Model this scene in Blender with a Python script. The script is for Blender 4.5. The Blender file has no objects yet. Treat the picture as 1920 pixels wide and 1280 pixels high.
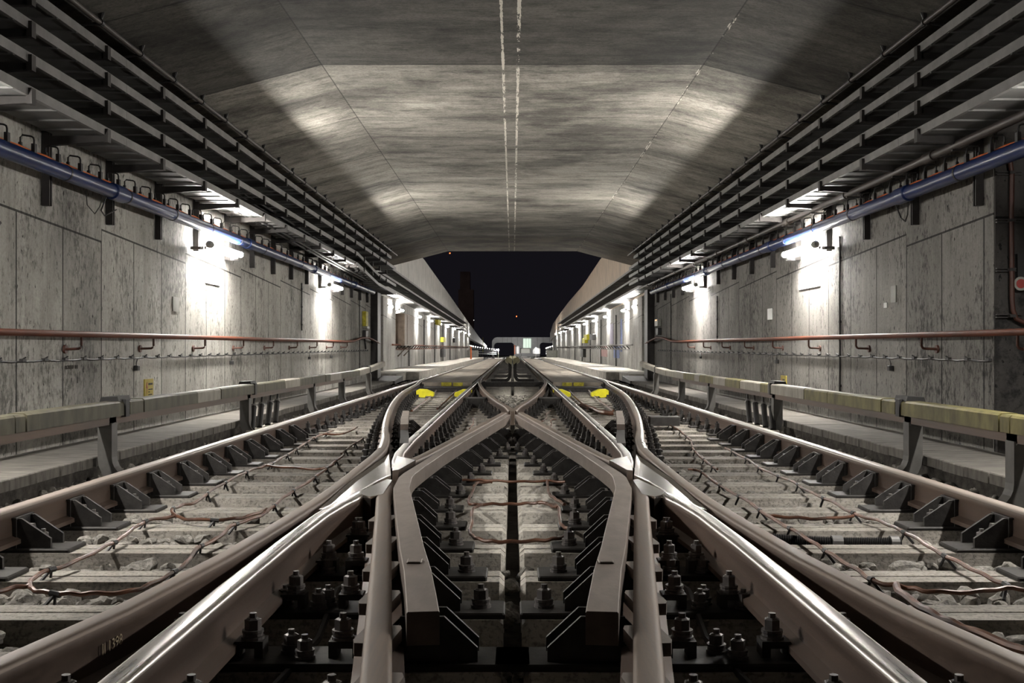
import bpy, bmesh, math, random
from mathutils import Vector, noise as mnoise

random.seed(11)
C = bpy.context.scene.collection
PI = math.pi
CAM_H = 0.72            # camera height above the rail heads at the camera
GRADE = 0.004           # the tracks fall away gently
F = 2000.0              # focal length in pixels of the 1920 wide frame


def gz(y, up=0.0):
    """world height of a point 'up' metres above the rail heads at distance y"""
    return up - GRADE * y


def LZ(z):
    """world height of a point z metres above eye level"""
    return CAM_H + z


# ------------------------------------------------------------------ materials
class NT:
    def __init__(s, name):
        s.m = bpy.data.materials.new(name)
        s.m.use_nodes = True
        s.t = s.m.node_tree
        s.t.nodes.clear()
        s.out = s.n('ShaderNodeOutputMaterial')
        s.b = s.n('ShaderNodeBsdfPrincipled')
        s.l(s.b.outputs[0], s.out.inputs[0])

    def n(s, t, **k):
        o = s.t.nodes.new(t)
        for a, v in k.items():
            setattr(o, a, v)
        return o

    def l(s, a, b):
        s.t.links.new(a, b)

    def pos(s, scale=(1, 1, 1), obj=False):
        if obj:
            g = s.n('ShaderNodeTexCoord').outputs['Object']
        else:
            g = s.n('ShaderNodeNewGeometry').outputs['Position']
        mp = s.n('ShaderNodeMapping')
        mp.inputs['Scale'].default_value = scale
        s.l(g, mp.inputs['Vector'])
        return mp.outputs[0]

    def noise(s, vec, scale, detail=4, rough=.55):
        n = s.n('ShaderNodeTexNoise')
        n.inputs['Scale'].default_value = scale
        n.inputs['Detail'].default_value = detail
        n.inputs['Roughness'].default_value = rough
        s.l(vec, n.inputs['Vector'])
        return n.outputs['Fac']

    def ramp(s, fac, stops):
        r = s.n('ShaderNodeValToRGB')
        e = r.color_ramp.elements
        while len(e) < len(stops):
            e.new(.5)
        for i, (p, c) in enumerate(stops):
            e[i].position = p
            if not hasattr(c, '__len__'):
                c = (c, c, c)
            e[i].color = (*c[:3], 1)
        s.l(fac, r.inputs[0])
        return r.outputs[0]

    def math(s, op, a, b=None, c=None):
        m = s.n('ShaderNodeMath', operation=op)
        for i, v in enumerate((a, b, c)):
            if v is None:
                continue
            if isinstance(v, (int, float)):
                m.inputs[i].default_value = v
            else:
                s.l(v, m.inputs[i])
        return m.outputs[0]

    def mul(s, a, b, fac=1.0):
        m = s.n('ShaderNodeMix', data_type='RGBA', blend_type='MULTIPLY')
        m.inputs[0].default_value = fac
        for i, v in ((6, a), (7, b)):
            if isinstance(v, tuple):
                m.inputs[i].default_value = (*v[:3], 1)
            else:
                s.l(v, m.inputs[i])
        return m.outputs[2]

    def mix(s, fac, a, b):
        m = s.n('ShaderNodeMix', data_type='RGBA')
        if isinstance(fac, (int, float)):
            m.inputs[0].default_value = fac
        else:
            s.l(fac, m.inputs[0])
        for i, v in ((6, a), (7, b)):
            if isinstance(v, tuple):
                m.inputs[i].default_value = (*v[:3], 1)
            else:
                s.l(v, m.inputs[i])
        return m.outputs[2]

    def bump(s, h, strength=.3, dist=.01):
        b = s.n('ShaderNodeBump')
        b.inputs['Strength'].default_value = strength
        b.inputs['Distance'].default_value = dist
        s.l(h, b.inputs['Height'])
        s.l(b.outputs[0], s.b.inputs['Normal'])

    def col(s, v):
        if isinstance(v, tuple):
            s.b.inputs['Base Color'].default_value = (*v[:3], 1)
        else:
            s.l(v, s.b.inputs['Base Color'])

    def set(s, rough=.6, metal=0.0, spec=.5):
        if isinstance(rough, (int, float)):
            s.b.inputs['Roughness'].default_value = rough
        else:
            s.l(rough, s.b.inputs['Roughness'])
        s.b.inputs['Metallic'].default_value = metal
        s.b.inputs['Specular IOR Level'].default_value = spec
        return s.m


def M_simple(name, c, rough=.6, metal=0., var=.35, scale=9., bump=.15, stretch=(1, 1, 1), spec=.4):
    t = NT(name)
    v = t.pos(stretch)
    f = t.noise(v, scale, 5, .6)
    lo = tuple(x * (1 - var) for x in c)
    hi = tuple(min(1, x * (1 + var)) for x in c)
    t.col(t.ramp(f, [(.3, lo), (.7, hi)]))
    if bump:
        t.bump(t.noise(v, scale * 5, 3), bump, .004)
    return t.set(rough, metal, spec)


def M_emit(name, c, strength):
    t = NT(name)
    t.b.inputs['Emission Color'].default_value = (*c, 1)
    t.b.inputs['Emission Strength'].default_value = strength
    t.col((.8, .8, .8))
    return t.set(.4)


def M_wall(name, phase, base, stains=1.0):
    """board-formed concrete: panel joints every .745 m, bug holes, streaks, stains"""
    t = NT(name)
    g = t.n('ShaderNodeNewGeometry').outputs['Position']
    sep = t.n('ShaderNodeSeparateXYZ')
    t.l(g, sep.inputs[0])
    y, z = sep.outputs[1], sep.outputs[2]
    p = t.math('DIVIDE', t.math('SUBTRACT', y, phase), .745)
    fr = t.math('FRACT', p)
    # ledge line that steps up every third panel
    p3 = t.math('FRACT', t.math('DIVIDE', t.math('SUBTRACT', y, phase + .745 * 2), .745 * 3))
    zl = t.math('SUBTRACT', LZ(.95), t.math('MULTIPLY', p3, .10))
    below = t.math('LESS_THAN', z, zl)
    vj = t.math('LESS_THAN', t.math('ABSOLUTE', t.math('SUBTRACT', fr, .5)), .4865)   # 0 in the joint
    vjd = t.math('SUBTRACT', 1.0, t.math('MULTIPLY', t.math('SUBTRACT', 1.0, vj), below))
    hl = t.math('GREATER_THAN', t.math('ABSOLUTE', t.math('SUBTRACT', z, zl)), .008)
    joint = t.math('MULTIPLY', vjd, hl)
    # tint of each panel
    wn = t.n('ShaderNodeTexWhiteNoise', noise_dimensions='1D')
    t.l(t.math('FLOOR', p), wn.inputs['W'])
    tint = t.ramp(wn.outputs[0], [(0, .74), (1, 1.0)])
    big = t.noise(t.pos((1, .9, .55)), 1.3, 6, .65)
    c = t.ramp(big, [(.28, tuple(x * .55 for x in base)), (.52, base), (.75, tuple(x * 1.22 for x in base))])
    c = t.mul(c, tint)
    streak = t.noise(t.pos((5, 9, .5)), 2.2, 5, .7)
    c = t.mul(c, t.ramp(streak, [(.3, .78), (.6, 1.0)]))
    fine = t.noise(t.pos((1, 1, 1)), 45, 3, .7)
    c = t.mul(c, t.ramp(fine, [(.3, .78), (.62, 1.0)]))
    pit = t.noise(t.pos((1, 1.4, .55)), 22, 3, .6)
    pits = t.ramp(pit, [(.655, 1.0), (.69, .10)])
    c = t.mul(c, pits)
    dirt = t.noise(t.pos((1, 1, .7)), .9, 7, .75)
    dd = t.noise(t.pos((1, 2.2, 1.1)), 11, 5, .75)
    dm = t.math('MULTIPLY', dirt, dd)
    c = t.mul(c, t.ramp(dm, [(.255, 1.0), (.34, 1 - .74 * stains)]))
    c = t.mul(c, t.ramp(joint, [(0, .15), (1, 1.0)]))
    t.col(c)
    h = t.math('ADD', t.math('MULTIPLY', joint, 1.2), t.math('MULTIPLY', pits, .5))
    h = t.math('ADD', h, t.math('MULTIPLY', fine, .25))
    t.bump(h, .5, .012)
    return t.set(.82, 0, .25)


def M_ceiling(name, base):
    t = NT(name)
    g = t.n('ShaderNodeNewGeometry').outputs['Position']
    sep = t.n('ShaderNodeSeparateXYZ')
    t.l(g, sep.inputs[0])
    x, y = sep.outputs[0], sep.outputs[1]
    big = t.noise(t.pos((.5, 1.4, 1)), 1.1, 6, .68)
    c = t.ramp(big, [(.3, tuple(v * .42 for v in base)), (.5, base), (.72, tuple(v * 1.4 for v in base))])
    board = t.noise(t.pos((.7, 9, 1)), 1.6, 5, .7)
    c = t.mul(c, t.ramp(board, [(.3, .74), (.62, 1.0)]))
    grain = t.noise(t.pos((3, 14, 6)), 6, 4, .75)
    c = t.mul(c, t.ramp(grain, [(.32, .60), (.6, 1.0)]))
    spk = t.noise(t.pos((1, 1.6, 1)), 38, 4, .8)
    c = t.mul(c, t.ramp(spk, [(.34, .55), (.52, 1.0)]))
    blot = t.noise(t.pos((.8, 2.2, 1)), 2.6, 7, .8)
    c = t.mul(c, t.ramp(blot, [(.36, .48), (.50, 1.0)]))
    stain = t.noise(t.pos((1, 1, 1)), .55, 7, .7)
    c = t.mul(c, t.ramp(stain, [(.38, .42), (.54, 1.0)]))
    # joints across, every 2.28 m, wobbling slightly
    wob = t.math('MULTIPLY', t.noise(t.pos((1, 1, 1)), 1.5, 4), .05)
    fr = t.math('FRACT', t.math('DIVIDE', t.math('ADD', t.math('SUBTRACT', y, 8.8), wob), 2.28))
    jt = t.math('GREATER_THAN', t.math('ABSOLUTE', t.math('SUBTRACT', fr, .5)), .0045)
    c = t.mul(c, t.ramp(jt, [(0, .5), (1, 1.0)]))
    bay = t.math('FLOOR', t.math('DIVIDE', t.math('SUBTRACT', y, 9.94), 2.28))
    wn = t.n('ShaderNodeTexWhiteNoise', noise_dimensions='1D')
    t.l(t.math('ADD', bay, 3.7), wn.inputs['W'])
    c = t.mul(c, t.ramp(wn.outputs[0], [(0, .80), (1, 1.08)]))
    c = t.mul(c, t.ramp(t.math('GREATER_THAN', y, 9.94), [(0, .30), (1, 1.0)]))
    # pale filler strips along the crown and in the right-hand crease
    def strip(x0, w, lo, hi):
        d = t.math('ABSOLUTE', t.math('SUBTRACT', x, x0))
        wv = t.math('ADD', w, t.math('MULTIPLY', t.math('SUBTRACT', t.noise(t.pos((1, 1, 1)), 7, 4, .8), .5), .03))
        brk = t.math('GREATER_THAN', t.noise(t.pos((4, 1, 1)), 2.2, 5, .8), lo)
        return t.math('MULTIPLY', t.math('LESS_THAN', d, wv), brk)
    for x0, w, lo in ((-.088, .011, .47), (.052, .013, .48), (1.775, .016, .56)):
        c = t.mix(strip(x0, w, lo, 1), c, tuple(min(.75, v * 1.55) for v in base))
    for x0 in (-1.775, 1.775, -.018):
        d = t.math('GREATER_THAN', t.math('ABSOLUTE', t.math('SUBTRACT', x, x0)), .006)
        if x0 != -.018:
            c = t.mul(c, t.ramp(d, [(0, .4), (1, 1.0)]))
    t.col(c)
    t.bump(t.math('ADD', board, t.math('MULTIPLY', grain, .6)), .35, .012)
    return t.set(.85, 0, .2)


def M_rail(name, side, rough, metal, var=.45):
    t = NT(name)
    v = t.pos((1, .25, 1))
    a = t.noise(v, 4, 5, .6)
    b = t.noise(t.pos((30, .5, 14)), 4, 4, .6)
    c = t.ramp(a, [(.3, tuple(x * (1 - var) for x in side)), (.55, side), (.75, tuple(min(1, x * 1.25) for x in side))])
    c = t.mul(c, t.ramp(b, [(.3, .72), (.65, 1.0)]))
    t.col(c)
    r = t.ramp(t.math('ADD', t.math('MULTIPLY', a, .5), t.math('MULTIPLY', b, .5)),
               [(.3, max(.08, rough - .1)), (.7, min(1, rough + .14))])
    if metal < .5:
        t.bump(t.noise(t.pos((6, 2, 6)), 20, 3), .12, .003)
    return t.set(r, metal, .5)


def M_sleeper(name):
    t = NT(name)
    v = t.pos((.6, 1, 1))
    a = t.noise(v, 3.5, 6, .7)
    c = t.ramp(a, [(.3, (.17, .152, .13)), (.55, (.31, .285, .25)), (.75, (.42, .39, .345))])
    g = t.noise(t.pos((1.2, 16, 8)), 5, 4, .7)
    c = t.mul(c, t.ramp(g, [(.3, .66), (.6, 1.0)]))
    # lamplit patch along the middle between the tracks, painted in as paler concrete
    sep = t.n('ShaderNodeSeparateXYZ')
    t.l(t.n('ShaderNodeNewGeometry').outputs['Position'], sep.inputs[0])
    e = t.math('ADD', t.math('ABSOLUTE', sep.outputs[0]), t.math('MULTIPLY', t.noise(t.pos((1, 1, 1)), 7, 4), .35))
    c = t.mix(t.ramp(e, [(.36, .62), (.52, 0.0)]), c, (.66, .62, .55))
    p = t.noise(t.pos((1, 1, 1)), 60, 3, .6)
    c = t.mul(c, t.ramp(p, [(.36, .55), (.5, 1.0)]))
    t.col(c)
    t.bump(t.math('ADD', p, g), .35, .006)
    return t.set(.85, 0, .25)


def M_rock(name):
    t = NT(name)
    a = t.noise(t.pos(), 9, 5, .7)
    c = t.ramp(a, [(.3, (.10, .092, .082)), (.52, (.24, .225, .20)), (.72, (.50, .47, .42))])
    f = t.noise(t.pos(), 70, 3, .7)
    c = t.mul(c, t.ramp(f, [(.35, .55), (.6, 1.0)]))
    t.col(c)
    t.bump(f, .6, .006)
    return t.set(.9, 0, .2)


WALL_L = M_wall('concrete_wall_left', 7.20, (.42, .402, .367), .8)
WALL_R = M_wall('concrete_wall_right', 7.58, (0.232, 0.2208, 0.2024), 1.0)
WALL_D = M_wall('concrete_niche', 6.9, (.045, .041, .038), 1.0)  # dark copy of the wall concrete, the niche's shade put into its colour
WALL_O = M_wall('concrete_open_wall', 30.2, (.46, .45, .43), .5)
CEIL = M_ceiling('board_marked_ceiling', (.36, .337, .295))
EDGEB = M_ceiling('ceiling_edge_concrete', (.26, .225, .18))
CONC = M_simple('walkway_concrete', (0.1202, 0.1109, 0.0986), .85, 0, .4, 5, .4, (1, 4, 1), .2)
CONC2 = M_simple('kerb_concrete', (0.4695, 0.441, 0.393), .85, 0, .4, 6, .4, (1, 1, 1), .2)
PANELC = M_simple('track_panel_concrete', (.33, .29, .245), .85, 0, .4, 3, .3, (1, 1, 1), .2)
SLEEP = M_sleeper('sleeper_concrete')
ROCK = M_rock('ballast_stone')
BED = M_simple('ballast_bed', (.055, .05, .044), .95, 0, .5, 14, .8, (1, 1, 1), .1)
RUST = M_rail('rail_flank_rust', (0.1098, 0.0749, 0.057), .55, .25)
TOP = M_rail('rail_head_polished', (.50, .47, .44), .30, .95, .25)
WORN = M_rail('rail_head_worn', (0.1748, 0.1321, 0.103), .55, .35, .3)
def M_headwear(name):
    t = NT(name)
    sep = t.n('ShaderNodeSeparateXYZ')
    t.l(t.n('ShaderNodeNewGeometry').outputs['Position'], sep.inputs[0])
    a = t.noise(t.pos((1, .25, 1)), 4, 5, .6)
    w = t.math('ADD', t.math('MULTIPLY', t.math('SUBTRACT', sep.outputs[1], 6.2), .5), t.math('MULTIPLY', t.math('SUBTRACT', a, .5), 1.2))
    w = t.ramp(w, [(0, 0.0), (1, 1.0)])
    t.col(t.mix(w, (.21, .172, .148), (.50, .47, .44)))
    t.l(t.math('MULTIPLY', w, .9), t.b.inputs['Metallic'])
    t.l(t.math('SUBTRACT', .62, t.math('MULTIPLY', w, .32)), t.b.inputs['Roughness'])
    return t.m


TOPA = M_headwear('outer_rail_head')
SHINY = M_simple('crossing_polished', (.42, .39, .355), .24, 1.0, .12, 3, 0, (4, 1, 1), .5)
IRON = M_simple('dark_cast_iron', (0.038, 0.035, 0.033), .6, .35, .4, 14, .3)
IRON2 = M_simple('bolt_steel', (0.134, 0.123, 0.118), .5, .5, .4, 20, .2)
PLATE = M_simple('base_plate_steel', (0.0273, 0.0244, 0.0223), .6, .35, .4, 12, .2)
BAR = M_simple('check_bar_steel', (0.1697, 0.1374, 0.1189), .55, .3, .22, 10, .25, (1, .4, 1))
GALV = M_simple('galvanised_tray', (0.153, 0.148, 0.143), .5, .45, .25, 7, .05)
GALVD = M_simple('tray_sheet', (0.1, 0.098, 0.095), .55, .3, .25, 7, .05)
STRUT = M_simple('strut_steel', (0.032, 0.029, 0.028), .5, .5, .3, 9, .1)
BLUE = M_simple('blue_pipe_paint', (.006, .017, .075), .3, 0, .2, 6, .03, (1, 1, 1), .35)
DPIPE = M_simple('dark_pipe_paint', (0.045, 0.037, 0.033), .45, .2, .3, 8, .1)
RED = M_simple('red_oxide_paint', (0.0847, 0.0222, 0.0091), .55, 0, .3, 8, .1, (1, .5, 1), .2)
CONDU = M_simple('conduit_paint', (.04, .013, .008), .55, 0, .3, 8, .1)
REDDK = M_simple('dark_red_paint', (.060, .022, .014), .5, 0, .3, 8, .1)
ORANGE = M_simple('orange_cable', (.45, .10, .02), .5, 0, .25, 10, 0)
BLACK = M_simple('black_rubber', (.012, .011, .011), .55, 0, .3, 10, .1)
COPPER = M_simple('brown_cable', (0.0978, 0.0429, 0.024), .42, .15, .75, 7, .1)
COVER = M_simple('third_rail_cover', (0.0585, 0.053, 0.0326), .6, 0, .45, 7, .1, (1, 1.6, .6))
COVERY = M_simple('third_rail_cover_yellowed', (0.1064, 0.092, 0.0304), .6, 0, .5, 7, .1, (1, 1.6, .6))
COVERG = M_simple('third_rail_cover_grey', (0.223, 0.205, 0.172), .6, 0, .3, 7, .1, (1, 1.6, .6))
COVERP = M_simple('third_rail_end_cover', (.42, .39, .24), .6, 0, .4, 6, .1)
JGREY = M_simple('bracket_grey', (0.091, 0.087, 0.081), .55, .2, .25, 7, .1)
YELLOW = M_simple('yellow_paint', (0.576, 0.528, 0.016), .5, 0, .15, 12, .05)
YELDIRTY = M_simple('dirty_yellow_paint', (.40, .35, .03), .6, 0, .6, 14, .1)
SIGNY = M_simple('yellow_sign', (0.294, 0.231, 0.035), .6, 0, .2, 8, 0)
REDSIGN = M_simple('red_sign', (.22, .03, .025), .5, 0, .15, 8, 0)
WHITE = M_simple('white_enamel', (0.434, 0.434, 0.42), .4, 0, .1, 8, 0)
GREYPL = M_simple('grey_plate', (0.196, 0.196, 0.175), .5, 0, .2, 8, 0)
LOUVER = M_simple('brown_sheet_steel', (.14, .105, .08), .55, .3, .3, 6, .1)
CLAD = M_simple('facade_cladding', (.46, .46, .47), .5, .1, .12, 1.2, 0)
CLADL = M_simple('parapet_grey', (.40, .39, .37), .6, .1, .2, 1.5, 0)
CLADR = M_simple('parapet_tan', (.44, .35, .27), .6, .1, .2, 1.5, 0)
WOODB = M_simple('brown_door', (.22, .07, .04), .6, 0, .2, 6, 0)
CHALK = M_simple('chalk', (.30, .24, .16), .9, 0, .2, 20, 0)
INK = M_simple('stencil_ink', (.05, .045, .04), .8, 0, .2, 20, 0)
TUBE = M_emit('fluorescent_tube', (1.0, .965, .90), 620)
TUBEO = M_emit('fluorescent_tube_open', (1.0, .965, .90), 700)
TUBEN = M_emit('fluorescent_tube_dim', (1.0, .965, .90), 500)
TUBEF = M_emit('far_lamp', (1.0, .965, .90), 9)
LITWIN = M_emit('lit_window', (.72, .95, .74), .75)
BEACON = M_emit('red_beacon', (1.0, .12, .03), 6)
STARL = M_emit('far_white_light', (1.0, .95, .9), 1.2)


# ------------------------------------------------------------------ mesh builder
class MB:
    def __init__(s):
        s.v, s.f, s.mi = [], [], []

    def add(s, vs, fs, mi=0):
        o = len(s.v)
        s.v += [tuple(p) for p in vs]
        s.f += [tuple(i + o for i in f) for f in fs]
        s.mi += mi if isinstance(mi, list) else [mi] * len(fs)
        return s

    def box(s, x0, x1, y0, y1, z0, z1, mi=0, dz=0.0):
        """axis aligned box; dz lifts the far (y1) end, so it can follow the grade"""
        vs = [(x0, y0, z0), (x1, y0, z0), (x1, y1, z0 + dz), (x0, y1, z0 + dz),
              (x0, y0, z1), (x1, y0, z1), (x1, y1, z1 + dz), (x0, y1, z1 + dz)]
        return s.add(vs, [(0, 3, 2, 1), (4, 5, 6, 7), (0, 1, 5, 4), (1, 2, 6, 5), (2, 3, 7, 6), (3, 0, 4, 7)], mi)

    def bbox(s, x0, x1, y0, y1, z0, z1, b=.004, mi=0):
        """box with bevelled upright and top edges (octagonal plan, chamfered top)"""
        def ring(i, z):
            return [(x0 + b + i, y0 + i, z), (x1 - b - i, y0 + i, z), (x1 - i, y0 + b + i, z), (x1 - i, y1 - b - i, z),
                    (x1 - b - i, y1 - i, z), (x0 + b + i, y1 - i, z), (x0 + i, y1 - b - i, z), (x0 + i, y0 + b + i, z)]
        vs = ring(0, z0) + ring(0, z1 - b) + ring(b * .8, z1)
        fs = [tuple(range(7, -1, -1)), tuple(range(16, 24))]
        for k in (0, 8):
            for i in range(8):
                j = (i + 1) % 8
                fs.append((k + i, k + j, k + 8 + j, k + 8 + i))
        return s.add(vs, fs, mi)

    def prism(s, poly, a0, a1, axis='y', mi=0):
        """poly: list of 2D points; extruded along axis between a0 and a1"""
        n = len(poly)
        def P(p, a):
            if axis == 'y':
                return (p[0], a, p[1])
            if axis == 'x':
                return (a, p[0], p[1])
            return (p[0], p[1], a)
        vs = [P(p, a0) for p in poly] + [P(p, a1) for p in poly]
        fs = [tuple(range(n)), tuple(range(2 * n - 1, n - 1, -1))]
        fs += [(i, (i + 1) % n, n + (i + 1) % n, n + i) for i in range(n)]
        return s.add(vs, fs, mi)

    def cyl(s, c, r, h, n=12, axis='z', mi=0, r2=None, rot=0):
        r2 = r if r2 is None else r2
        vs = []
        for k, rr in ((0, r), (h, r2)):
            for i in range(n):
                a = 2 * PI * i / n + rot
                u, w = rr * math.cos(a), rr * math.sin(a)
                if axis == 'z':
                    vs.append((c[0] + u, c[1] + w, c[2] + k))
                elif axis == 'y':
                    vs.append((c[0] + u, c[1] + k, c[2] + w))
                else:
                    vs.append((c[0] + k, c[1] + u, c[2] + w))
        fs = [tuple(range(n - 1, -1, -1)), tuple(range(n, 2 * n))]
        fs += [(i, (i + 1) % n, n + (i + 1) % n, n + i) for i in range(n)]
        return s.add(vs, fs, mi)

    def tube(s, pts, r, n=8, mi=0, closed=False):
        pts = [Vector(p) for p in pts]
        m = len(pts)
        vs, fs = [], []
        for i, p in enumerate(pts):
            t = (pts[min(i + 1, m - 1)] - pts[max(i - 1, 0)]).normalized()
            up = Vector((0, 0, 1)) if abs(t.z) < .9 else Vector((1, 0, 0))
            a = t.cross(up).normalized()
            b = a.cross(t).normalized()
            rr = r[i] if isinstance(r, list) else r
            for k in range(n):
                th = 2 * PI * k / n
                vs.append(p + a * (rr * math.cos(th)) + b * (rr * math.sin(th)))
        for i in range(m - 1):
            for k in range(n):
                j = (k + 1) % n
                fs.append((i * n + k, i * n + j, (i + 1) * n + j, (i + 1) * n + k))
        fs.append(tuple(range(n - 1, -1, -1)))
        fs.append(tuple((m - 1) * n + k for k in range(n)))
        return s.add(vs, fs, mi)

    def sweep(s, prof, path, zoff=0.0, mats=None, caps=True, scale=None):
        """sweep a profile [(u, v)] along plan path [(x, y, up)] kept upright on the graded track plane"""
        m, n = len(path), len(prof)
        vs, fs, mi = [], [], []
        for i, p in enumerate(path):
            a, b = path[max(i - 1, 0)], path[min(i + 1, m - 1)]
            def nrm(q0, q1):
                d = Vector((q1[0] - q0[0], q1[1] - q0[1]))
                d.normalize()
                return Vector((d.y, -d.x))
            if 0 < i < m - 1:
                n0, n1 = nrm(a, p), nrm(p, b)
                nn = (n0 + n1).normalized()
                k = 1 / max(.5, nn.dot(n0))
            else:
                nn, k = nrm(a, b), 1
            up = p[2] if len(p) > 2 else 0.0
            sc = scale[i] if scale else 1.0
            for (u, v) in prof:
                vs.append((p[0] + nn.x * u * k * sc, p[1] + nn.y * u * k * sc, gz(p[1], up + v) + zoff))
        for i in range(m - 1):
            for k in range(n):
                j = (k + 1) % n
                fs.append((i * n + k, i * n + j, (i + 1) * n + j, (i + 1) * n + k))
                mi.append(mats[k] if mats else 0)
        if caps:
            fs.append(tuple(range(n - 1, -1, -1)))
            fs.append(tuple((m - 1) * n + k for k in range(n)))
            mi += [0, 0]
        return s.add(vs, fs, mi)

    def mirror(s, sx):
        if sx < 0:
            s.v = [(-x, y, z) for (x, y, z) in s.v]
            s.f = [tuple(reversed(f)) for f in s.f]
        return s

    def mesh(s, name, mats, smooth=False, fix=True):
        me = bpy.data.meshes.new(name)
        me.from_pydata(s.v, [], s.f)
        for m in (mats if isinstance(mats, (list, tuple)) else [mats]):
            me.materials.append(m)
        me.polygons.foreach_set('material_index', s.mi)
        if fix:
            bm = bmesh.new()
            bm.from_mesh(me)
            bmesh.ops.recalc_face_normals(bm, faces=bm.faces)
            bm.to_mesh(me)
            bm.free()
        if smooth:
            me.polygons.foreach_set('use_smooth', [True] * len(me.polygons))
            try:
                me.set_sharp_from_angle(angle=math.radians(40))
            except Exception:
                pass
        me.update()
        return me

    def obj(s, name, mats, parent=None, smooth=False, fix=True, loc=None):
        o = bpy.data.objects.new(name, s.mesh(name, mats, smooth, fix))
        C.objects.link(o)
        if parent is not None:
            o.parent = parent
        if loc:
            o.location = loc
        return o


def tag(o, label=None, cat=None, group=None, kind=None):
    for k, v in (('label', label), ('category', cat), ('group', group), ('kind', kind)):
        if v:
            o[k] = v
    return o


def thing(name, label, cat, loc=(0, 0, 0), group=None, rz=0.0):
    o = bpy.data.objects.new(name, None)
    o.empty_display_size = .1
    C.objects.link(o)
    o.location = loc
    o.rotation_euler = (0, 0, rz)
    return tag(o, label, cat, group)


def dup(root, loc, rz=None, label=None, sx=None):
    r = root.copy()
    C.objects.link(r)
    r.location = loc
    if rz is not None:
        r.rotation_euler = (0, 0, rz)
    if label:
        r['label'] = label
    for ch in list(root.children):
        c = ch.copy()
        C.objects.link(c)
        c.parent = r
        for g in list(ch.children):
            d = g.copy()
            C.objects.link(d)
            d.parent = c
    return r


ONES = ['', 'first', 'second', 'third', 'fourth', 'fifth', 'sixth', 'seventh', 'eighth', 'ninth', 'tenth', 'eleventh',
        'twelfth', 'thirteenth', 'fourteenth', 'fifteenth', 'sixteenth', 'seventeenth', 'eighteenth', 'nineteenth']
TENS = ['', '', 'twent', 'thirt', 'fort', 'fift', 'sixt', 'sevent', 'eight', 'ninet']


def nth(i):
    if i < 20:
        return ONES[i]
    if i >= 100:
        return 'hundredth' if i == 100 else 'hundred and ' + nth(i - 100)
    t, o = divmod(i, 10)
    return TENS[t] + ('ieth' if o == 0 else 'y-' + ONES[o])


def SIDE(s):
    return 'left' if s < 0 else 'right'


def catmull(P, k=6):
    out = []
    n = len(P)
    for i in range(n - 1):
        p0, p1, p2, p3 = P[max(i - 1, 0)], P[i], P[i + 1], P[min(i + 2, n - 1)]
        for j in range(k):
            t = j / k
            out.append(tuple(.5 * (2 * b + (c - a) * t + (2 * a - 5 * b + 4 * c - d) * t * t + (3 * b - a - 3 * c + d) * t ** 3)
                             for a, b, c, d in zip(p0, p1, p2, p3)))
    out.append(tuple(P[-1]))
    return out


def px_at(path, y):
    """x of a plan path at distance y"""
    for a, b in zip(path, path[1:]):
        if min(a[1], b[1]) <= y <= max(a[1], b[1]) and a[1] != b[1]:
            t = (y - a[1]) / (b[1] - a[1])
            return a[0] + t * (b[0] - a[0])
    return None


def ground(u, v, up):
    """survey helper: where the sight line through photo point (u, v) meets the plane 'up' above the rail heads"""
    h = CAM_H - up
    y = F * h / (v - 657.0)
    return ((u - 961.0) * y / F, y, gz(y, up))


def text_mesh(name, body, size, mat, parent, loc, rot, depth=.002, kind=None):
    cu = bpy.data.curves.new(name, 'FONT')
    cu.body = body
    cu.size = size
    cu.extrude = depth
    tmp = bpy.data.objects.new(name + '_tmp', cu)
    C.objects.link(tmp)
    dg = bpy.context.evaluated_depsgraph_get()
    me = bpy.data.meshes.new_from_object(tmp.evaluated_get(dg))
    bpy.data.objects.remove(tmp)
    me.materials.clear()
    me.materials.append(mat)
    o = bpy.data.objects.new(name, me)
    C.objects.link(o)
    if parent is not None:
        o.parent = parent
    o.location = loc
    o.rotation_euler = rot
    return o


# ------------------------------------------------------------------ the shell
ZC = 2.62         # ceiling crown above eye level
XK = 1.775        # crease
XW = 3.35         # tunnel walls
YB = -14.0        # tunnel continues behind the camera
YP = 29.4         # portal edge
YW = 25.2         # end of the tunnel walls
SL = .262
XO = 4.0          # walls of the open ramp


def struct(name, mb, m, parent=None, **k):
    o = mb.obj(name, m, parent, **k)
    if parent is None:
        o['kind'] = 'structure'
    return o


mb = MB()
mb.add([(-9, YB, gz(YB, -.40)), (9, YB, gz(YB, -.40)), (9, 240, gz(240, -.40)), (-9, 240, gz(240, -.40)),
        (-9, YB, gz(YB, -.9)), (9, YB, gz(YB, -.9)), (9, 240, gz(240, -.9)), (-9, 240, gz(240, -.9))],
       [(0, 1, 2, 3), (7, 6, 5, 4), (0, 4, 5, 1), (1, 5, 6, 2), (2, 6, 7, 3), (3, 7, 4, 0)])
struct('floor', mb, BED)


def ceil_poly(xe=4.3):
    ze = LZ(ZC - SL * (xe - XK))
    return [(-xe, ze), (-XK, LZ(ZC)), (XK, LZ(ZC)), (xe, ze), (xe, LZ(ZC + .8)), (-xe, LZ(ZC + .8))]


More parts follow.
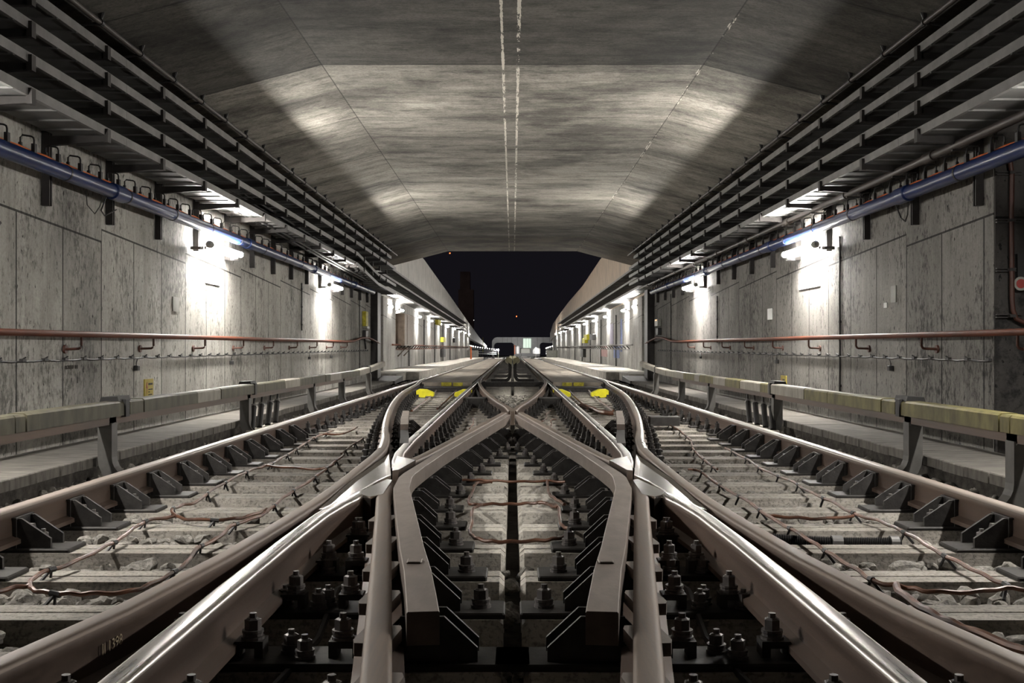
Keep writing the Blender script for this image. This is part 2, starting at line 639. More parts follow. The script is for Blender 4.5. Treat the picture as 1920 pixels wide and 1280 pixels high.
struct('ceiling', MB().prism(ceil_poly(), YB, 25.4), CEIL)
struct('trim_1', MB().prism(ceil_poly(), 25.4, YP), EDGEB)
wl = struct('wall_left', MB().box(-XW - .4, -XW, YB, YW, -.6, LZ(2.5)), WALL_L)
YN = 7.43
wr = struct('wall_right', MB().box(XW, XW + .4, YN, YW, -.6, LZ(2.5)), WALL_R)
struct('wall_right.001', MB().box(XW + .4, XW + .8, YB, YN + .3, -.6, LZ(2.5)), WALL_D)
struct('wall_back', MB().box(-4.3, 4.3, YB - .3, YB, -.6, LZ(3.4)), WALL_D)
struct('trim_7', MB().box(XW + .004, XW + .42, YN - .02, YN, -.6, LZ(2.2)), WALL_D)  # end face in the dark copy, so its shade is painted on
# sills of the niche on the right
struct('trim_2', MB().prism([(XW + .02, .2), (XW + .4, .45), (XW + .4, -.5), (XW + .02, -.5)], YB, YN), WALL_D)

# open ramp walls with sloping parapets
LTOP = [(26.9, 4.1), (47.6, 3.86), (61.9, 3.37), (75.5, 2.88), (92, 2.26), (128, 1.02), (163, .1)]
wmb = MB().prism([(26.9, -.8)] + [(y, LZ(1.62 if y < 60 else 1.4)) for y in (26.9, 60, 85)] + [(100, LZ(1.2)), (100, -1.1)], -XO - .4, -XO, 'x')
struct('wall_left.001', wmb, WALL_O)
pl = [(27.2, LZ(1.55))] + [(y, LZ(z)) for y, z in LTOP] + [(163, LZ(-.2)), (100, LZ(.75)), (85, LZ(1.35))]
struct('trim_3', MB().prism(pl, -XO - .35, -XO + .06, 'x'), CLADL)
RTOP = [(26.9, 4.1), (48, 3.9), (60, 3.4), (75, 3.11), (90, 2.67), (104, 2.18), (112, 1.37)]
struct('wall_right.002', MB().prism([(26.9, -.8), (26.9, LZ(1.62)), (60, LZ(1.62)), (85, LZ(1.4)), (104, LZ(1.2)), (104, -1.1)], XO, XO + .4, 'x'), WALL_O)
pr = [(27.2, LZ(1.55))] + [(y, LZ(z)) for y, z in RTOP] + [(112, LZ(.6)), (85, LZ(1.35))]
struct('trim_4', MB().prism(pr, XO - .06, XO + .35, 'x'), CLADR)
# the right wall swings away to the right after the curve
cw = MB()
arc = [(XO + .0 + 6 * (1 - math.cos(a)), 104 + 30 * math.sin(a)) for a in [i * .12 for i in range(8)]]
cw.add([(x, y, LZ(-1.4)) for x, y in arc] + [(x, y, LZ(2.0 - .12 * i)) for i, (x, y) in enumerate(arc)]
       + [(x + .4, y, LZ(-1.4)) for x, y in arc] + [(x + .4, y, LZ(2.0 - .12 * i)) for i, (x, y) in enumerate(arc)],
       [(i, i + 1, 8 + i + 1, 8 + i) for i in range(7)] + [(16 + i, 24 + i, 24 + i + 1, 16 + i + 1) for i in range(7)]
       + [(8 + i, 9 + i, 25 + i, 24 + i) for i in range(7)] + [(0, 8, 24, 16), (7, 23, 31, 15)])
struct('wall_right.003', cw, CLADR)
# pilasters at the tunnel mouth
for s in (-1, 1):
    mb = MB().box(-XO, -XO + .12, 32.0, 35.4, gz(33, -.3), LZ(1.5)).mirror(1 if s < 0 else -1)
    struct('trim_%d' % (5 if s < 0 else 6), mb, WALL_O)

# ------------------------------------------------------------------ rails
WT = .012


def rail_profile(wt, flat=False, foot=.07, hw=.036):
    P = []
    # right half from top centre, clockwise
    half = [(.018, 0), (.026, -.0018), (.0315, -.006), (hw, -.014)]
    if flat:
        half += [(hw, -.040), (hw - .003, -.045), (hw - .003, -.125)]
    else:
        half += [(hw, -.038), (wt, -.055), (wt, -.122)]
    half += [(foot, -.140), (foot, -.160)]
    P = half + [(-u, v) for u, v in reversed(half)]
    n, h = len(P), len(half)
    return P, n, h


def rail_mats(n, h):
    m = [0] * n
    for k in (n - 1, 0, 1, 2, n - 2, n - 3, n - 4):
        m[k] = 1
    return m


P_STD, n_, h_ = rail_profile(WT)
M_STD = rail_mats(n_, h_)
P_FLAT, n_, h_ = rail_profile(.03, True)
M_FLAT = rail_mats(n_, h_)


def mir(path, s):
    """paths are written for the left half; s = +1 mirrors them to the right half"""
    return [(-s * p[0] if s > 0 else p[0],) + tuple(p[1:]) for p in path] if s > 0 else path


A_PATH = [(-2.36, -6.0), (-2.33, 1.0), (-2.31, 3.0), (-2.32, 6.0), (-2.31, 12.0), (-2.29, 20.0), (-2.27, 30), (-2.26, 45), (-2.26, 68), (-2.22, 90), (-2.0, 118)]
B_PATH = ([(-2.27, 27.5), (-2.22, 25.6), (-2.07, 22.86), (-1.935, 18.95), (-1.71, 15.48), (-1.404, 12.0), (-1.147, 9.6)])
B_PATH = catmull(B_PATH, 4) + [(-1.055, 8.85), (-1.0, 8.3), (-.968, 7.9), (-.953, 7.4), (-.948, 6.7), (-.940, 5.9), (-.945, 5.2), (-.975, 4.5), (-1.02, 3.75),
                               (-1.10, 2.98), (-1.193, 2.45), (-1.36, 1.5), (-2.2, -3.0)]
P_PATH = [(-.87, 118), (-.84, 62), (-.835, 27.2), (-.835, 20), (-.832, 12), (-.826, 8.6), (-.805, 7.6), (-.765, 7.05), (-.716, 6.62)]
Q_PATH = [(-.716, 6.55), (-.69, 6.9), (-.614, 7.40), (-.459, 8.9), (-.29, 10.55), (-.10, 12.45)]
P2_PATH = [(-.70, 5.80), (-.765, 5.45), (-.82, 5.05), (-.848, 4.7), (-.866, 4.0), (-.874, 3.25), (-.876, 2.5), (-.875, 1.5), (-.87, -6)]
Q2_PATH = [(-.69, 5.85), (-.648, 5.35), (-.577, 4.75), (-.441, 3.573), (-.297, 2.31), (-.20, 1.45), (.02, -.5)]
C_PATH = [(-.05, 11.9, -.034), (-.12, 11.2, -.034), (-.36, 8.92, -.034), (-.505, 7.45, -.034), (-.570, 6.55, -.030), (-.588, 6.08, -.018), (-.585, 5.82, -.010), (-.552, 5.3, 0), (-.445, 4.45, 0), (-.352, 3.72, 0),
          (-.296, 3.32, 0), (-.258, 3.0, 0), (-.233, 2.78, 0)]
C_W = [.62, .62, .66, .70, .74, .80, .86, .94, 1, 1, 1, 1, 1]
LENS = catmull([(-.015, 12.75), (-.076, 13.85), (-.196, 15.08), (-.377, 17.35), (-.571, 20.4), (-.745, 24.0), (-.815, 26.6), (-.835, 28.6)], 5)

for s in (-1, 1):
    S = SIDE(s)
    o = MB().sweep(P_FLAT, mir(A_PATH, s), mats=M_FLAT).obj('stock_rail', [RUST, TOPA], smooth=True)
    tag(o, 'long straight outermost steel rail of the %s track' % S, 'rail', 'outer stock rails')
    r = thing('wing_rail', 'steel rail on the %s that curves in and kinks beside the crossing gap' % S, 'rail', group='kinked wing rails')
    MB().sweep(P_FLAT, mir(B_PATH, s), mats=M_FLAT).obj('rail', [RUST, WORN], r, smooth=True)
    # polished running edge of the curved part
    strip = [(.006, .0), (.024, -.001), (.032, -.007), (.0368, -.015), (.0368, -.030), (.030, -.030), (.006, -.004)]
    if s > 0:
        strip = [(-u, v) for u, v in strip]
    far = [p for p in B_PATH if p[1] > 7.5]
    e = MB().sweep(strip, mir(far, s), zoff=.0012).obj('running_edge', TOP, r, smooth=True)
    e['label'] = 'bright polished running edge'
    # crossing: the vee beyond the gap
    r = thing('crossing_vee', 'far steel vee of two rails with its blunt nose at the %s gap' % S, 'rail crossing', group='far crossing vees')
    MB().sweep(P_FLAT, mir(P_PATH, s), mats=M_FLAT).obj('point_rail', [RUST, TOP], r, smooth=True)
    MB().sweep(P_FLAT, mir(Q_PATH, s), mats=M_FLAT).obj('splice_rail', [RUST, WORN], r, smooth=True)
    nose = [(-.742, 6.60), (-.722, 6.40), (-.69, 6.44), (-.635, 7.0), (-.70, 7.12), (-.785, 7.25)]
    nb = MB().prism([(x if s < 0 else -x, y) for x, y in nose], gz(6.8, -.16), gz(6.8, .0015), 'z')
    nb.obj('nose', SHINY, r)
    # crossing: the vee on the camera side
    r = thing('crossing_vee', 'near steel vee of two rails opening towards the camera, %s of centre' % S, 'rail crossing', group='near crossing vees')
    MB().sweep(P_FLAT, mir(P2_PATH, s), mats=M_FLAT).obj('point_rail', [RUST, TOP], r, smooth=True)
    MB().sweep(P_FLAT, mir(Q2_PATH, s), mats=M_FLAT).obj('splice_rail', [RUST, WORN], r, smooth=True)
    nose = [(-.668, 5.92), (-.70, 5.96), (-.78, 5.45), (-.745, 5.32), (-.70, 5.26), (-.65, 5.35)]
    MB().prism([(x if s < 0 else -x, y) for x, y in nose], gz(5.5, -.16), gz(5.5, .0015), 'z').obj('nose', SHINY, r)
    # wedge between wing rail and near vee, dished on top
    wpts = [(-.853, 7.36), (-.702, 6.16), (-.74, 5.90), (-.838, 4.86), (-.885, 4.86), (-.893, 6.0)]
    inn = [(-.838, 7.0), (-.735, 6.22), (-.77, 5.98), (-.845, 5.1), (-.868, 5.1), (-.872, 6.0)]
    w = MB()
    k = 1 if s < 0 else -1
    zt, zb = gz(6, .001), gz(6, -.16)
    n = len(wpts)
    w.add([(k * x, y, zb) for x, y in wpts] + [(k * x, y, zt) for x, y in wpts] + [(k * x, y, zt - .012) for x, y in inn],
          [tuple(range(n - 1, -1, -1))] + [(i, (i + 1) % n, n + (i + 1) % n, n + i) for i in range(n)]
          + [(n + i, n + (i + 1) % n, 2 * n + (i + 1) % n, 2 * n + i) for i in range(n)] + [tuple(range(2 * n, 3 * n))])
    tag(w.obj('crossing_wedge', SHINY), 'mirror-bright steel wedge between the kinked rail and the %s near vee' % S, 'rail crossing', 'polished crossing wedges')

r = thing('crossing_vee', 'lens-shaped pair of curved rails meeting at the centre of the picture', 'rail crossing')
for s in (-1, 1):
    MB().sweep(P_FLAT, mir(LENS, s), mats=M_FLAT).obj('curved_rail', [RUST, WORN], r, smooth=True)
MB().prism([(-.06, 13.3), (-.022, 12.62), (.022, 12.62), (.06, 13.3)], gz(13, -.16), gz(13, .002), 'z').obj('nose', WORN, r)

# ------------------------------------------------------------------ sleepers
SY = [2.55 + .6 * i for i in range(42)]
prof = [(-.135, -.20), (-.135, -.075), (-.112, -.018), (-.106, 0), (-.007, 0), (-.005, -.012), (.005, -.012), (.007, 0), (.106, 0), (.112, -.018), (.135, -.075), (.135, -.20)]


def sleeper_mesh(x0, x1):
    n = len(prof)
    xs = [(x0, 0), (x0 + .02, 1), (x1 - .02, 1), (x1, 0)]
    mb_ = MB()
    vs = []
    for x, full in xs:
        for (y, z) in prof:
            if not full:
                y, z = y * .86, (z if z < -.05 else z - .02)
            vs.append((x, y, z))
    fs = [tuple(range(n))] + [tuple(3 * n + k for k in reversed(range(n)))]
    for i in range(3):
        for k in range(n):
            j = (k + 1) % n
            fs.append((i * n + k, i * n + j, (i + 1) * n + j, (i + 1) * n + k))
    return mb_.add(vs, fs)


for s in (-1, 1):
    k = 1 if s < 0 else -1
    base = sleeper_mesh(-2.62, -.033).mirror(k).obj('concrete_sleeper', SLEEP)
    for i, y in enumerate(SY):
        o = base if i == 0 else base.copy()
        if i:
            C.objects.link(o)
        o.location = (0, y, gz(y, -.20))
        tag(o, '%s grooved concrete sleeper from the camera, %s half' % (nth(i + 1), SIDE(s)), 'sleeper', 'concrete sleepers of the %s track' % SIDE(s))
# short sleepers seen between the inner rails beyond the lens
base = None
for i in range(16):
    y = 27.9 + 1.25 * i
    for s in (-1, 1):
        if base is None:
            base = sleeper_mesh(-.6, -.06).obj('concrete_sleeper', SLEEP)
            o = base
        else:
            o = base.copy()
            C.objects.link(o)
        o.location = (0 if s < 0 else .66, y, gz(y, -.20))
        tag(o, '%s short sleeper beyond the lens crossing, %s of centre' % (nth(i + 1), SIDE(s)), 'sleeper', 'sleeper ends between the inner rails')


# ------------------------------------------------------------------ bolts and fastenings
def bolt(mb_, x, y, z, sc=1.0, rot=0.0, tall=.03):
    mb_.cyl((x, y, z), .034 * sc, .008 * sc, 14)
    mb_.cyl((x, y, z + .010 * sc), .030 * sc, .008 * sc, 14)
    mb_.cyl((x, y, z + .020 * sc), .032 * sc, .008 * sc, 14)
    mb_.cyl((x, y, z + .028 * sc), .0245 * sc, tall * sc, 6, rot=rot)
    mb_.cyl((x, y, z + (.028 + tall) * sc), .021 * sc, .004 * sc, 6, rot=rot, r2=.015 * sc)
    mb_.cyl((x, y, z + (.03 + tall) * sc), .011 * sc, .016 * sc, 8)
    return mb_


# ribbed chairs under the outer rails (local x towards the middle of the track)
def chair_root(label):
    t = thing('rail_chair', label, 'rail chair', group='ribbed rail chairs')
    MB().bbox(-.18, .30, -.10, .10, 0, .018, .006).obj('base_plate', PLATE, t)
    bp = MB().box(.036, .052, -.085, .085, .018, .155)
    bp.box(.030, .056, -.092, .092, .150, .158)
    bp.obj('back_plate', IRON, t)
    rp = [(.05, .018), (.05, .15), (.075, .15), (.19, .075), (.205, .018)]
    rp = [(.05, .018), (.05, .152), (.072, .152), (.205, .062), (.205, .018)]
    for yy in (-.075, .06):
        MB().prism(rp, yy, yy + .016).obj('rib', IRON, t)
    b = MB()
    b.box(.052, .085, -.02, .02, .085, .115)
    b.cyl((.052, 0, .1), .022, .045, 6, 'x')
    b.obj('web_bolt', IRON2, t)
    bolt(MB(), .14, 0, .018).obj('bolt', IRON2, t)
    return t


chair = None
CH = {-1: 0, 1: 0}
for s in (-1, 1):
    pa = mir(A_PATH, s)
    for y in SY:
        if y < 3.0 or y > 11.2:
            continue
        CH[s] += 1
        lab = '%s ribbed cast chair from the camera, inside the %s outer rail' % (nth(CH[s]), SIDE(s))
        loc = (px_at(pa, y), y, gz(y, -.20))
        rz = 0 if s < 0 else PI
        if chair is None:
            chair = chair_root(lab)
            chair.location = loc
        else:
            dup(chair, loc, rz, lab)


# plain fastenings: plate, clip, bolts (local x away from the rail)
def fast_root(label):
    t = thing('rail_fastening', label, 'rail fastening')
    MB().bbox(-.12, .30, -.095, .095, 0, .022, .006).obj('base_plate', PLATE, t)
    c = MB()
    c.prism([(.045, .022), (.045, .040), (.062, .070), (.145, .070), (.145, .022), (.120, .022), (.120, .05), (.075, .05), (.075, .022)], -.036, .036)
    c.obj('clip', IRON, t)
    bolt(MB(), .108, 0, .070, 1.0, .3).obj('bolt', IRON2, t)
    b = bolt(MB(), .215, .03, .022, .9, .1)
    b.obj('screw_spike', IRON2, t)
    return t


def small_fast_mesh():
    c = MB()
    c.bbox(-.11, .20, -.085, .085, 0, .022, .006)
    c.prism([(.040, .022), (.040, .055), (.075, .085), (.115, .085), (.130, .022)], -.035, .035)
    c.cyl((.095, 0, .085), .024, .05, 6)
    c.cyl((.095, 0, .135), .011, .02, 6)
    c.cyl((.165, .02, .022), .022, .05, 6)
    return c.mesh('rail_fastening', IRON)


fast = None
smallmesh = small_fast_mesh()


def put_fast(path, ys, s, inward, where, group, big=False):
    """inward: +1 puts the clip on the side of the picture centre, -1 on the outer side"""
    global fast
    n = 0
    for y in ys:
        x = px_at(path, y)
        if x is None:
            continue
        n += 1
        lab = '%s fastening from the camera %s' % (nth(n), where)
        dirx = inward * (1 if s < 0 else -1)
        loc = (x, y, gz(y, -.20))
        rz = 0 if dirx > 0 else PI
        if big:
            if fast is None:
                fast = fast_root(lab)
                fast.location = loc
                fast.rotation_euler = (0, 0, rz)
                fast['group'] = group
            else:
                dup(fast, loc, rz, lab)['group'] = group
        else:
            o = bpy.data.objects.new('rail_fastening', smallmesh)
            C.objects.link(o)
            o.location = loc
            o.rotation_euler = (0, 0, rz)
            tag(o, lab, 'rail fastening', group)


for s in (-1, 1):
    S = SIDE(s)
    P2, Q2, BB, PP, QQ, AA, LL = (mir(p, s) for p in (P2_PATH, Q2_PATH, B_PATH, P_PATH, Q_PATH, A_PATH, LENS))
    put_fast(P2, [y for y in SY if 2.3 < y < 5.0], s, 1, 'along the outer leg of the near %s vee' % S, 'bolted fastenings in the near vees', True)
    put_fast(Q2, [y for y in SY if 2.3 < y < 5.3], s, -1, 'along the inner leg of the near %s vee' % S, 'bolted fastenings in the near vees', True)
    put_fast(BB, [y for y in SY if 2.3 < y < 4.6], s, 1, 'in the dark gap beside the %s kinked rail' % S, 'bolted fastenings in the gap beside the kinked rails', True)
    put_fast(AA, [y for y in SY if 11.2 < y < 27], s, 1, 'inside the %s outer rail past the ribbed chairs' % S, 'fastenings along the outer rails')
    put_fast(BB, [y for y in SY if 6.6 < y < 23], s, -1, 'outside the %s kinked rail' % S, 'fastenings along the kinked rails')
    put_fast(BB, [y for y in SY if 8.4 < y < 26], s, 1, 'inside the %s kinked rail' % S, 'fastenings along the kinked rails')
    put_fast(PP, [y for y in SY if 7.6 < y < 26], s, 1, 'along the straight leg of the far %s vee' % S, 'fastenings along the far vees')
    put_fast(QQ, [y for y in SY if 8.0 < y < 12.3], s, -1, 'behind the slanting leg of the far %s vee' % S, 'fastenings along the far vees')
    put_fast(LL, [y for y in SY if 13.6 < y < 26], s, -1, 'outside the %s curve of the lens crossing' % S, 'fastenings along the lens crossing')


# ------------------------------------------------------------------ raised check rails with bracket plates
def bracket_mesh():
    m = MB()
    m.bbox(-.16, .33, -.095, .095, 0, .02, .006, 1)
    rp = [(-.12, .02), (-.12, .06), (-.05, .13), (-.05, .150), (.078, .150), (.175, .060), (.175, .02)]
    for yy in (-.062, .048):
        m.prism(rp, yy, yy + .014, 'y', 0)
    m.box(.040, .054, -.048, .048, .05, .15, 0)
    return m.mesh('bracket', [IRON, PLATE])


bmesh_ = bracket_mesh()
bb_ = bolt(MB(), .245, 0, .02, 1.05, .2).mesh('bolt', IRON2)
BARP = [(-.040, .040), (.040, .040), (.043, .036), (.043, -.048), (-.043, -.048), (-.043, .036)]
for s in (-1, 1):
    S = SIDE(s)
    t = thing('check_rail', 'bent flat-topped check rail raised on plates, %s of the centre line' % S, 'check rail', group='raised check rails at the centre')
    cp = mir(C_PATH, s)
    MB().sweep(BARP, cp, scale=C_W).obj('bar', BAR, t)
    pl_ = MB().bbox(-.024, .024, -.030, .030, 0, .007, .003)
    pl_.obj('cast_plate', BAR, t, loc=((-.315 if s < 0 else .30), 3.43, gz(3.43, .040)))
    for y in [q for q in SY if 3.0 < q < 11.4]:
        x = px_at(cp, y)
        if x is None:
            continue
        b = bpy.data.objects.new('bracket', bmesh_)
        C.objects.link(b)
        b.parent = t
        b.location = (x, y, gz(y, -.20))
        b.rotation_euler = (0, 0, 0 if s < 0 else PI)
        if y > 5.6:
            b.scale = (.92, 1, .80)
        if y > 3.5:
            q = bpy.data.objects.new('bolt', bb_)
            C.objects.link(q)
            q.parent = b
    # check rail beside the curved part of the wing rail
    t = thing('check_rail', 'short raised check rail with a pale flared end inside the %s curved rail' % S, 'check rail', group='raised check rails by the curved rails')
    D_PATH = [(-1.19, 11.9), (-1.135, 11.3), (-1.075, 10.6), (-.985, 9.7), (-.90, 8.9), (-.845, 8.3)]
    dp = mir(D_PATH, s)
    bd = MB().sweep([(-.036, .05), (.036, .05), (.036, -.10), (-.036, -.10)], dp[:4]).obj('bar', BAR, t)
    MB().sweep([(-.036, .0), (.036, .0), (.036, -.10), (-.036, -.10)], dp[3:]).obj('low_bar', IRON, t)
    for y in (9.75, 10.35, 10.95, 11.5):
        x = px_at(dp, y)
        b = bpy.data.objects.new('bracket', bmesh_)
        C.objects.link(b)
        b.parent = t
        b.location = (x, y, gz(y, -.18))
        b.rotation_euler = (0, 0, 0 if s < 0 else PI)
    # spacer blocks gripping the inner leg of the near vee
    sb = MB().prism([(-.040, -.09), (-.050, -.06), (-.050, .06), (-.040, .09), (.040, .09), (.050, .06), (.050, -.06), (.040, -.09)], -.04, -.006, 'z').mesh('spacer_block', BAR)
    q2 = mir(Q2_PATH, s)
    for i, y in enumerate([2.36, 2.78, 3.2, 3.65, 4.15, 4.7]):
        o = bpy.data.objects.new('spacer_block', sb)
        C.objects.link(o)
        o.location = (px_at(q2, y), y, gz(y, -.012))
        o.rotation_euler = (0, 0, .115 * (1 if s < 0 else -1) * -1)
        tag(o, '%s brown spacer block from the camera on the near %s vee' % (nth(i + 1), S), 'spacer block', 'spacer blocks on the near vees')

# ------------------------------------------------------------------ ballast
ICO = bmesh.new()
bmesh.ops.create_icosphere(ICO, subdivisions=2, radius=1.0)
ICO_V = [v.co.copy() for v in ICO.verts]
ICO_F = [tuple(v.index for v in f.verts) for f in ICO.faces]
ICO.free()
ICO1 = bmesh.new()
bmesh.ops.create_icosphere(ICO1, subdivisions=1, radius=1.0)
I1_V = [v.co.copy() for v in ICO1.verts]
I1_F = [tuple(v.index for v in f.verts) for f in ICO1.faces]
ICO1.free()


def rock_shapes(V, k):
    out = []
    for i in range(k):
        off = Vector((i * 7.3, i * 3.1, i * 1.7))
        sx, sy, sz = random.uniform(.8, 1.3), random.uniform(.75, 1.1), random.uniform(.55, .9)
        cuts = [Vector((random.gauss(0, 1), random.gauss(0, 1), random.gauss(0, 1))).normalized() for _ in range(7)]
        lim = [random.uniform(.55, .85) for _ in cuts]
        sh = []
        for v in V:
            q = v * (1 + .3 * mnoise.noise(v * 1.6 + off))
            for c, l in zip(cuts, lim):
                d = q.dot(c)
                if d > l:
                    q = q - c * (d - l)
            sh.append(Vector((q.x * sx, q.y * sy, q.z * sz)))
        out.append(sh)
    return out


R2 = rock_shapes(ICO_V, 14)
R1 = rock_shapes(I1_V, 14)


def rocks(name, spots, label):
    vs, fs = [], []
    for (x, y, z, r) in spots:
        near = y < 9
        sh = random.choice(R2 if near else R1)
        F_ = ICO_F if near else I1_F
        a = random.uniform(0, 2 * PI)
        ca, sa = math.cos(a), math.sin(a)
        tl = random.uniform(-.5, .5)
        ct, st = math.cos(tl), math.sin(tl)
        o = len(vs)
        for v in sh:
            X, Y, Z = v.x * r, v.y * r, v.z * r
            Y, Z = Y * ct - Z * st, Y * st + Z * ct
            vs.append((x + X * ca - Y * sa, y + X * sa + Y * ca, z + Z))
        fs += [tuple(i + o for i in f) for f in F_]
    mb_ = MB()
    mb_.v, mb_.f, mb_.mi = vs, fs, [0] * len(fs)
    ob = mb_.obj(name, ROCK, fix=False)
    return tag(ob, label, 'ballast', None, 'stuff')


for s in (-1, 1):
    k = 1 if s < 0 else -1
    sp = []
    pb = B_PATH
    for i, y in enumerate(SY[:-1]):
        ym = y + .3
        if ym > 24:
            break
        xb = (px_at(pb, ym) or -1.2) - .12
        dens = 62 if ym < 8 else 28
        lift = random.choice((0.0, .0, -.02, -.045)) if ym > 5 else -.005
        for _ in range(dens):
            x = random.uniform(-2.16, xb)
            r = random.uniform(.030, .054) if ym < 8 else random.uniform(.026, .048)
            if random.random() < .12:
                r *= 1.4
            sp.append((k * x, ym + random.uniform(-.13, .13), gz(ym, -.248 + lift + random.uniform(-.03, .02)), r))
    # shoulder between the outer rail and the walkway
    for _ in range(2600):
        y = 2.5 + 24 * random.random() ** 1.5
        x = random.uniform(-2.86, -2.38)
        sp.append((k * x, y, gz(y, -.20 + .05 * (-2.38 - x) / .4 * 1.0 + random.uniform(-.025, .02)), random.uniform(.024, .046)))
    # shoulder farther out
    for _ in range(900):
        y = 26 + 40 * random.random()
        x = random.uniform(-2.85, -2.36)
        sp.append((k * x, y, gz(y, -.13 + random.uniform(-.03, .02)), random.uniform(.03, .06)))
    rocks('ballast', sp, 'loose grey ballast stones between the sleepers and beside the %s track' % SIDE(s))
sp = []
for i, y in enumerate(SY):
    ym = y + .3
    if 3.2 < ym < 5.0:
        for _ in range(24):
            x = random.uniform(-.3, .3)
            sp.append((x * (.75 if ym > 3.6 else 1), ym + random.uniform(-.12, .12), gz(ym, -.30 + random.uniform(-.02, .03) - (.03 if ym < 3.5 else 0)), random.uniform(.026, .048)))
for _ in range(260):
    y = random.uniform(16.5, 21)
    sp.append((random.gauss(0, .12) * (y - 13) / 5, y, gz(y, -.19 + random.uniform(-.02, .03)), random.uniform(.02, .045)))
for (x, y, r) in ((-.42, 2.85, .05), (-.13, 2.72, .05), (.13, 2.7, .055), (-.62, 2.9, .05), (-.60, 3.15, .045), (.60, 3.1, .05)):
    sp.append((x, y, gz(y, -.26), r))
rocks('ballast', sp, 'loose ballast stones in the middle between the two tracks')
# packed stone bed under the stones on each track
for s in (-1, 1):
    k = 1 if s < 0 else -1
    m = MB().prism([(-2.95, -.40), (-2.95, -.17), (-2.40, -.24), (-2.30, -.285), (-1.3, -.285), (-1.15, -.40)], 2.2, 27).mirror(k)
    m.v = [(x, y, gz(y, z)) for x, y, z in m.v]
    tag(m.obj('ballast_bed', BED), 'dark packed stone bed under the %s track' % SIDE(s), 'ballast', None, 'stuff')

# ------------------------------------------------------------------ walkways
for s in (-1, 1):
    k = 1 if s < 0 else -1
    S = SIDE(s)
    base = None
    n = 0
    y = 1.2
    while y < 24.6:
        n += 1
        lab = '%s narrow concrete slab from the camera, %s walkway' % (nth(n), S)
        if base is None:
            base = MB().bbox(-3.34, -2.745, .004, .326, -.065, 0, .006).mirror(k).obj('walkway_slab', CONC)
            o = base
        else:
            o = base.copy()
            C.objects.link(o)
        o.location = (random.uniform(-.006, .006), y, gz(y, .02) + random.uniform(-.002, .002))
        tag(o, lab, 'walkway slab', 'slabs of the %s walkway' % S)
        y += .33
    m = MB().box(-3.34, -2.80, 1, 24.6, gz(1, -.4), gz(1, -.05), 0, -GRADE * 23.6).mirror(k)
    tag(m.obj('walkway_kerb', BED), 'dark concrete footing under the %s walkway slabs' % S, 'kerb')
    # ramp plate, dark to paint in its shade, and the broad walkway beyond
    m = MB().prism([(24.5, gz(24.5, .02)), (26.3, gz(26.3, .10)), (26.3, gz(26.3, -.02)), (24.5, gz(24.5, -.05))], -3.6, -2.70, 'x').mirror(k)
    tag(m.obj('ramp_plate', PLATE), 'dark steel ramp plate at the far end of the %s tunnel walkway' % S, 'ramp')
    m = MB()
    ny = 26
    pts = [(27.2 + (96 - 27.2) * i / ny) for i in range(ny + 1)]
    inner = [-2.62 - (.35 if i == 0 else .0) for i in range(ny + 1)]
    for i in range(ny):
        y0, y1 = pts[i] + .02, pts[i + 1]
        m.box(-XO + .002, inner[i], y0, y1, gz(y0, -.10), gz(y0, .115), 0, -GRADE * (y1 - y0))
    m.mirror(k)
    tag(m.obj('walkway', CONC2), 'broad pale concrete walkway along the open %s wall beyond the tunnel' % S, 'walkway')

# concrete panels between the rails beyond the points
for s in (-1, 1):
    k = 1 if s < 0 else -1
    S = SIDE(s)
    rows = [(24.9, 29.2), (29.25, 33.8), (33.85, 38.4), (38.45, 43.0), (43.7, 49), (49.05, 55), (55.05, 62), (62.05, 69), (69.1, 80), (80.1, 96)]
    for i, (y0, y1) in enumerate(rows):
        for j, (x0, x1) in enumerate(((-2.12, -1.55), (-1.54, -.95))):
            m = MB().box(x0, x1, y0, y1, gz(y0, -.13), gz(y0, -.02), 0, -GRADE * (y1 - y0)).mirror(k)
            tag(m.obj('track_panel', PANELC), 'concrete panel, %s row past the yellow covers, %s lane, %s track' % (nth(i + 1), 'outer' if j == 0 else 'inner', S), 'track panel', 'concrete panels between the rails')
    m = MB()
    m.box(-1.66, -1.42, 24.82, 24.88, gz(24.8, -.14), gz(24.8, -.02))
    m.box(-1.38, -1.16, 24.82, 24.88, gz(24.8, -.13), gz(24.8, -.025))
    m.mirror(k)
    tag(m.obj('edge_strip', YELDIRTY), 'scuffed yellow edge strip at the front of the %s track panels' % S, 'edge strip')
    for j, xc in enumerate((-1.70, -.955)):
        t = MB()
        fl = 1 if j == 0 else -1
        poly = [(-.16, -.02), (-.165, .075), (-.12, .10), (.02, .095), (.17, .03), (.17, -.035), (.10, -.05), (.085, -.03), (.02, -.03), (.0, -.06), (-.10, -.055)]
        poly = [(xc + fl * u, gz(20.8, -.13 + w)) for u, w in poly]
        t.prism(poly, 20.65, 20.95)
        t.mirror(k)
        tag(t.obj('point_cover', YELLOW), 'bright yellow cover on the %s track, %s of its pair' % (S, 'the one by the wall side' if j == 0 else 'the one by the picture centre'), 'rail cover', 'yellow point covers')
    # dark drive box and rods in front of the panels
    m = MB().bbox(-2.12, -.98, 23.6, 24.6, gz(24, -.22), gz(24, -.10), .02).mirror(k)
    tag(m.obj('point_drive', IRON), 'low dark point drive box across the %s track before the panels' % S, 'point drive')
    m = MB().bbox(-.79, -.42, 17.2, 17.7, gz(17.4, -.20), gz(17.4, -.05), .01).mirror(k)
    tag(m.obj('tie_plate', IRON), 'dark tie plate between straight and lens rails on the %s' % S, 'tie plate')
m = MB().bbox(-.78, .78, 27.2, 27.5, gz(27.3, -.20), gz(27.3, -.08), .01)
tag(m.obj('tie_bar', IRON), 'dark cross bar closing the far end of the lens crossing', 'tie bar')

# ------------------------------------------------------------------ third rail at each wall
TX0, TX1 = -2.72, -2.61


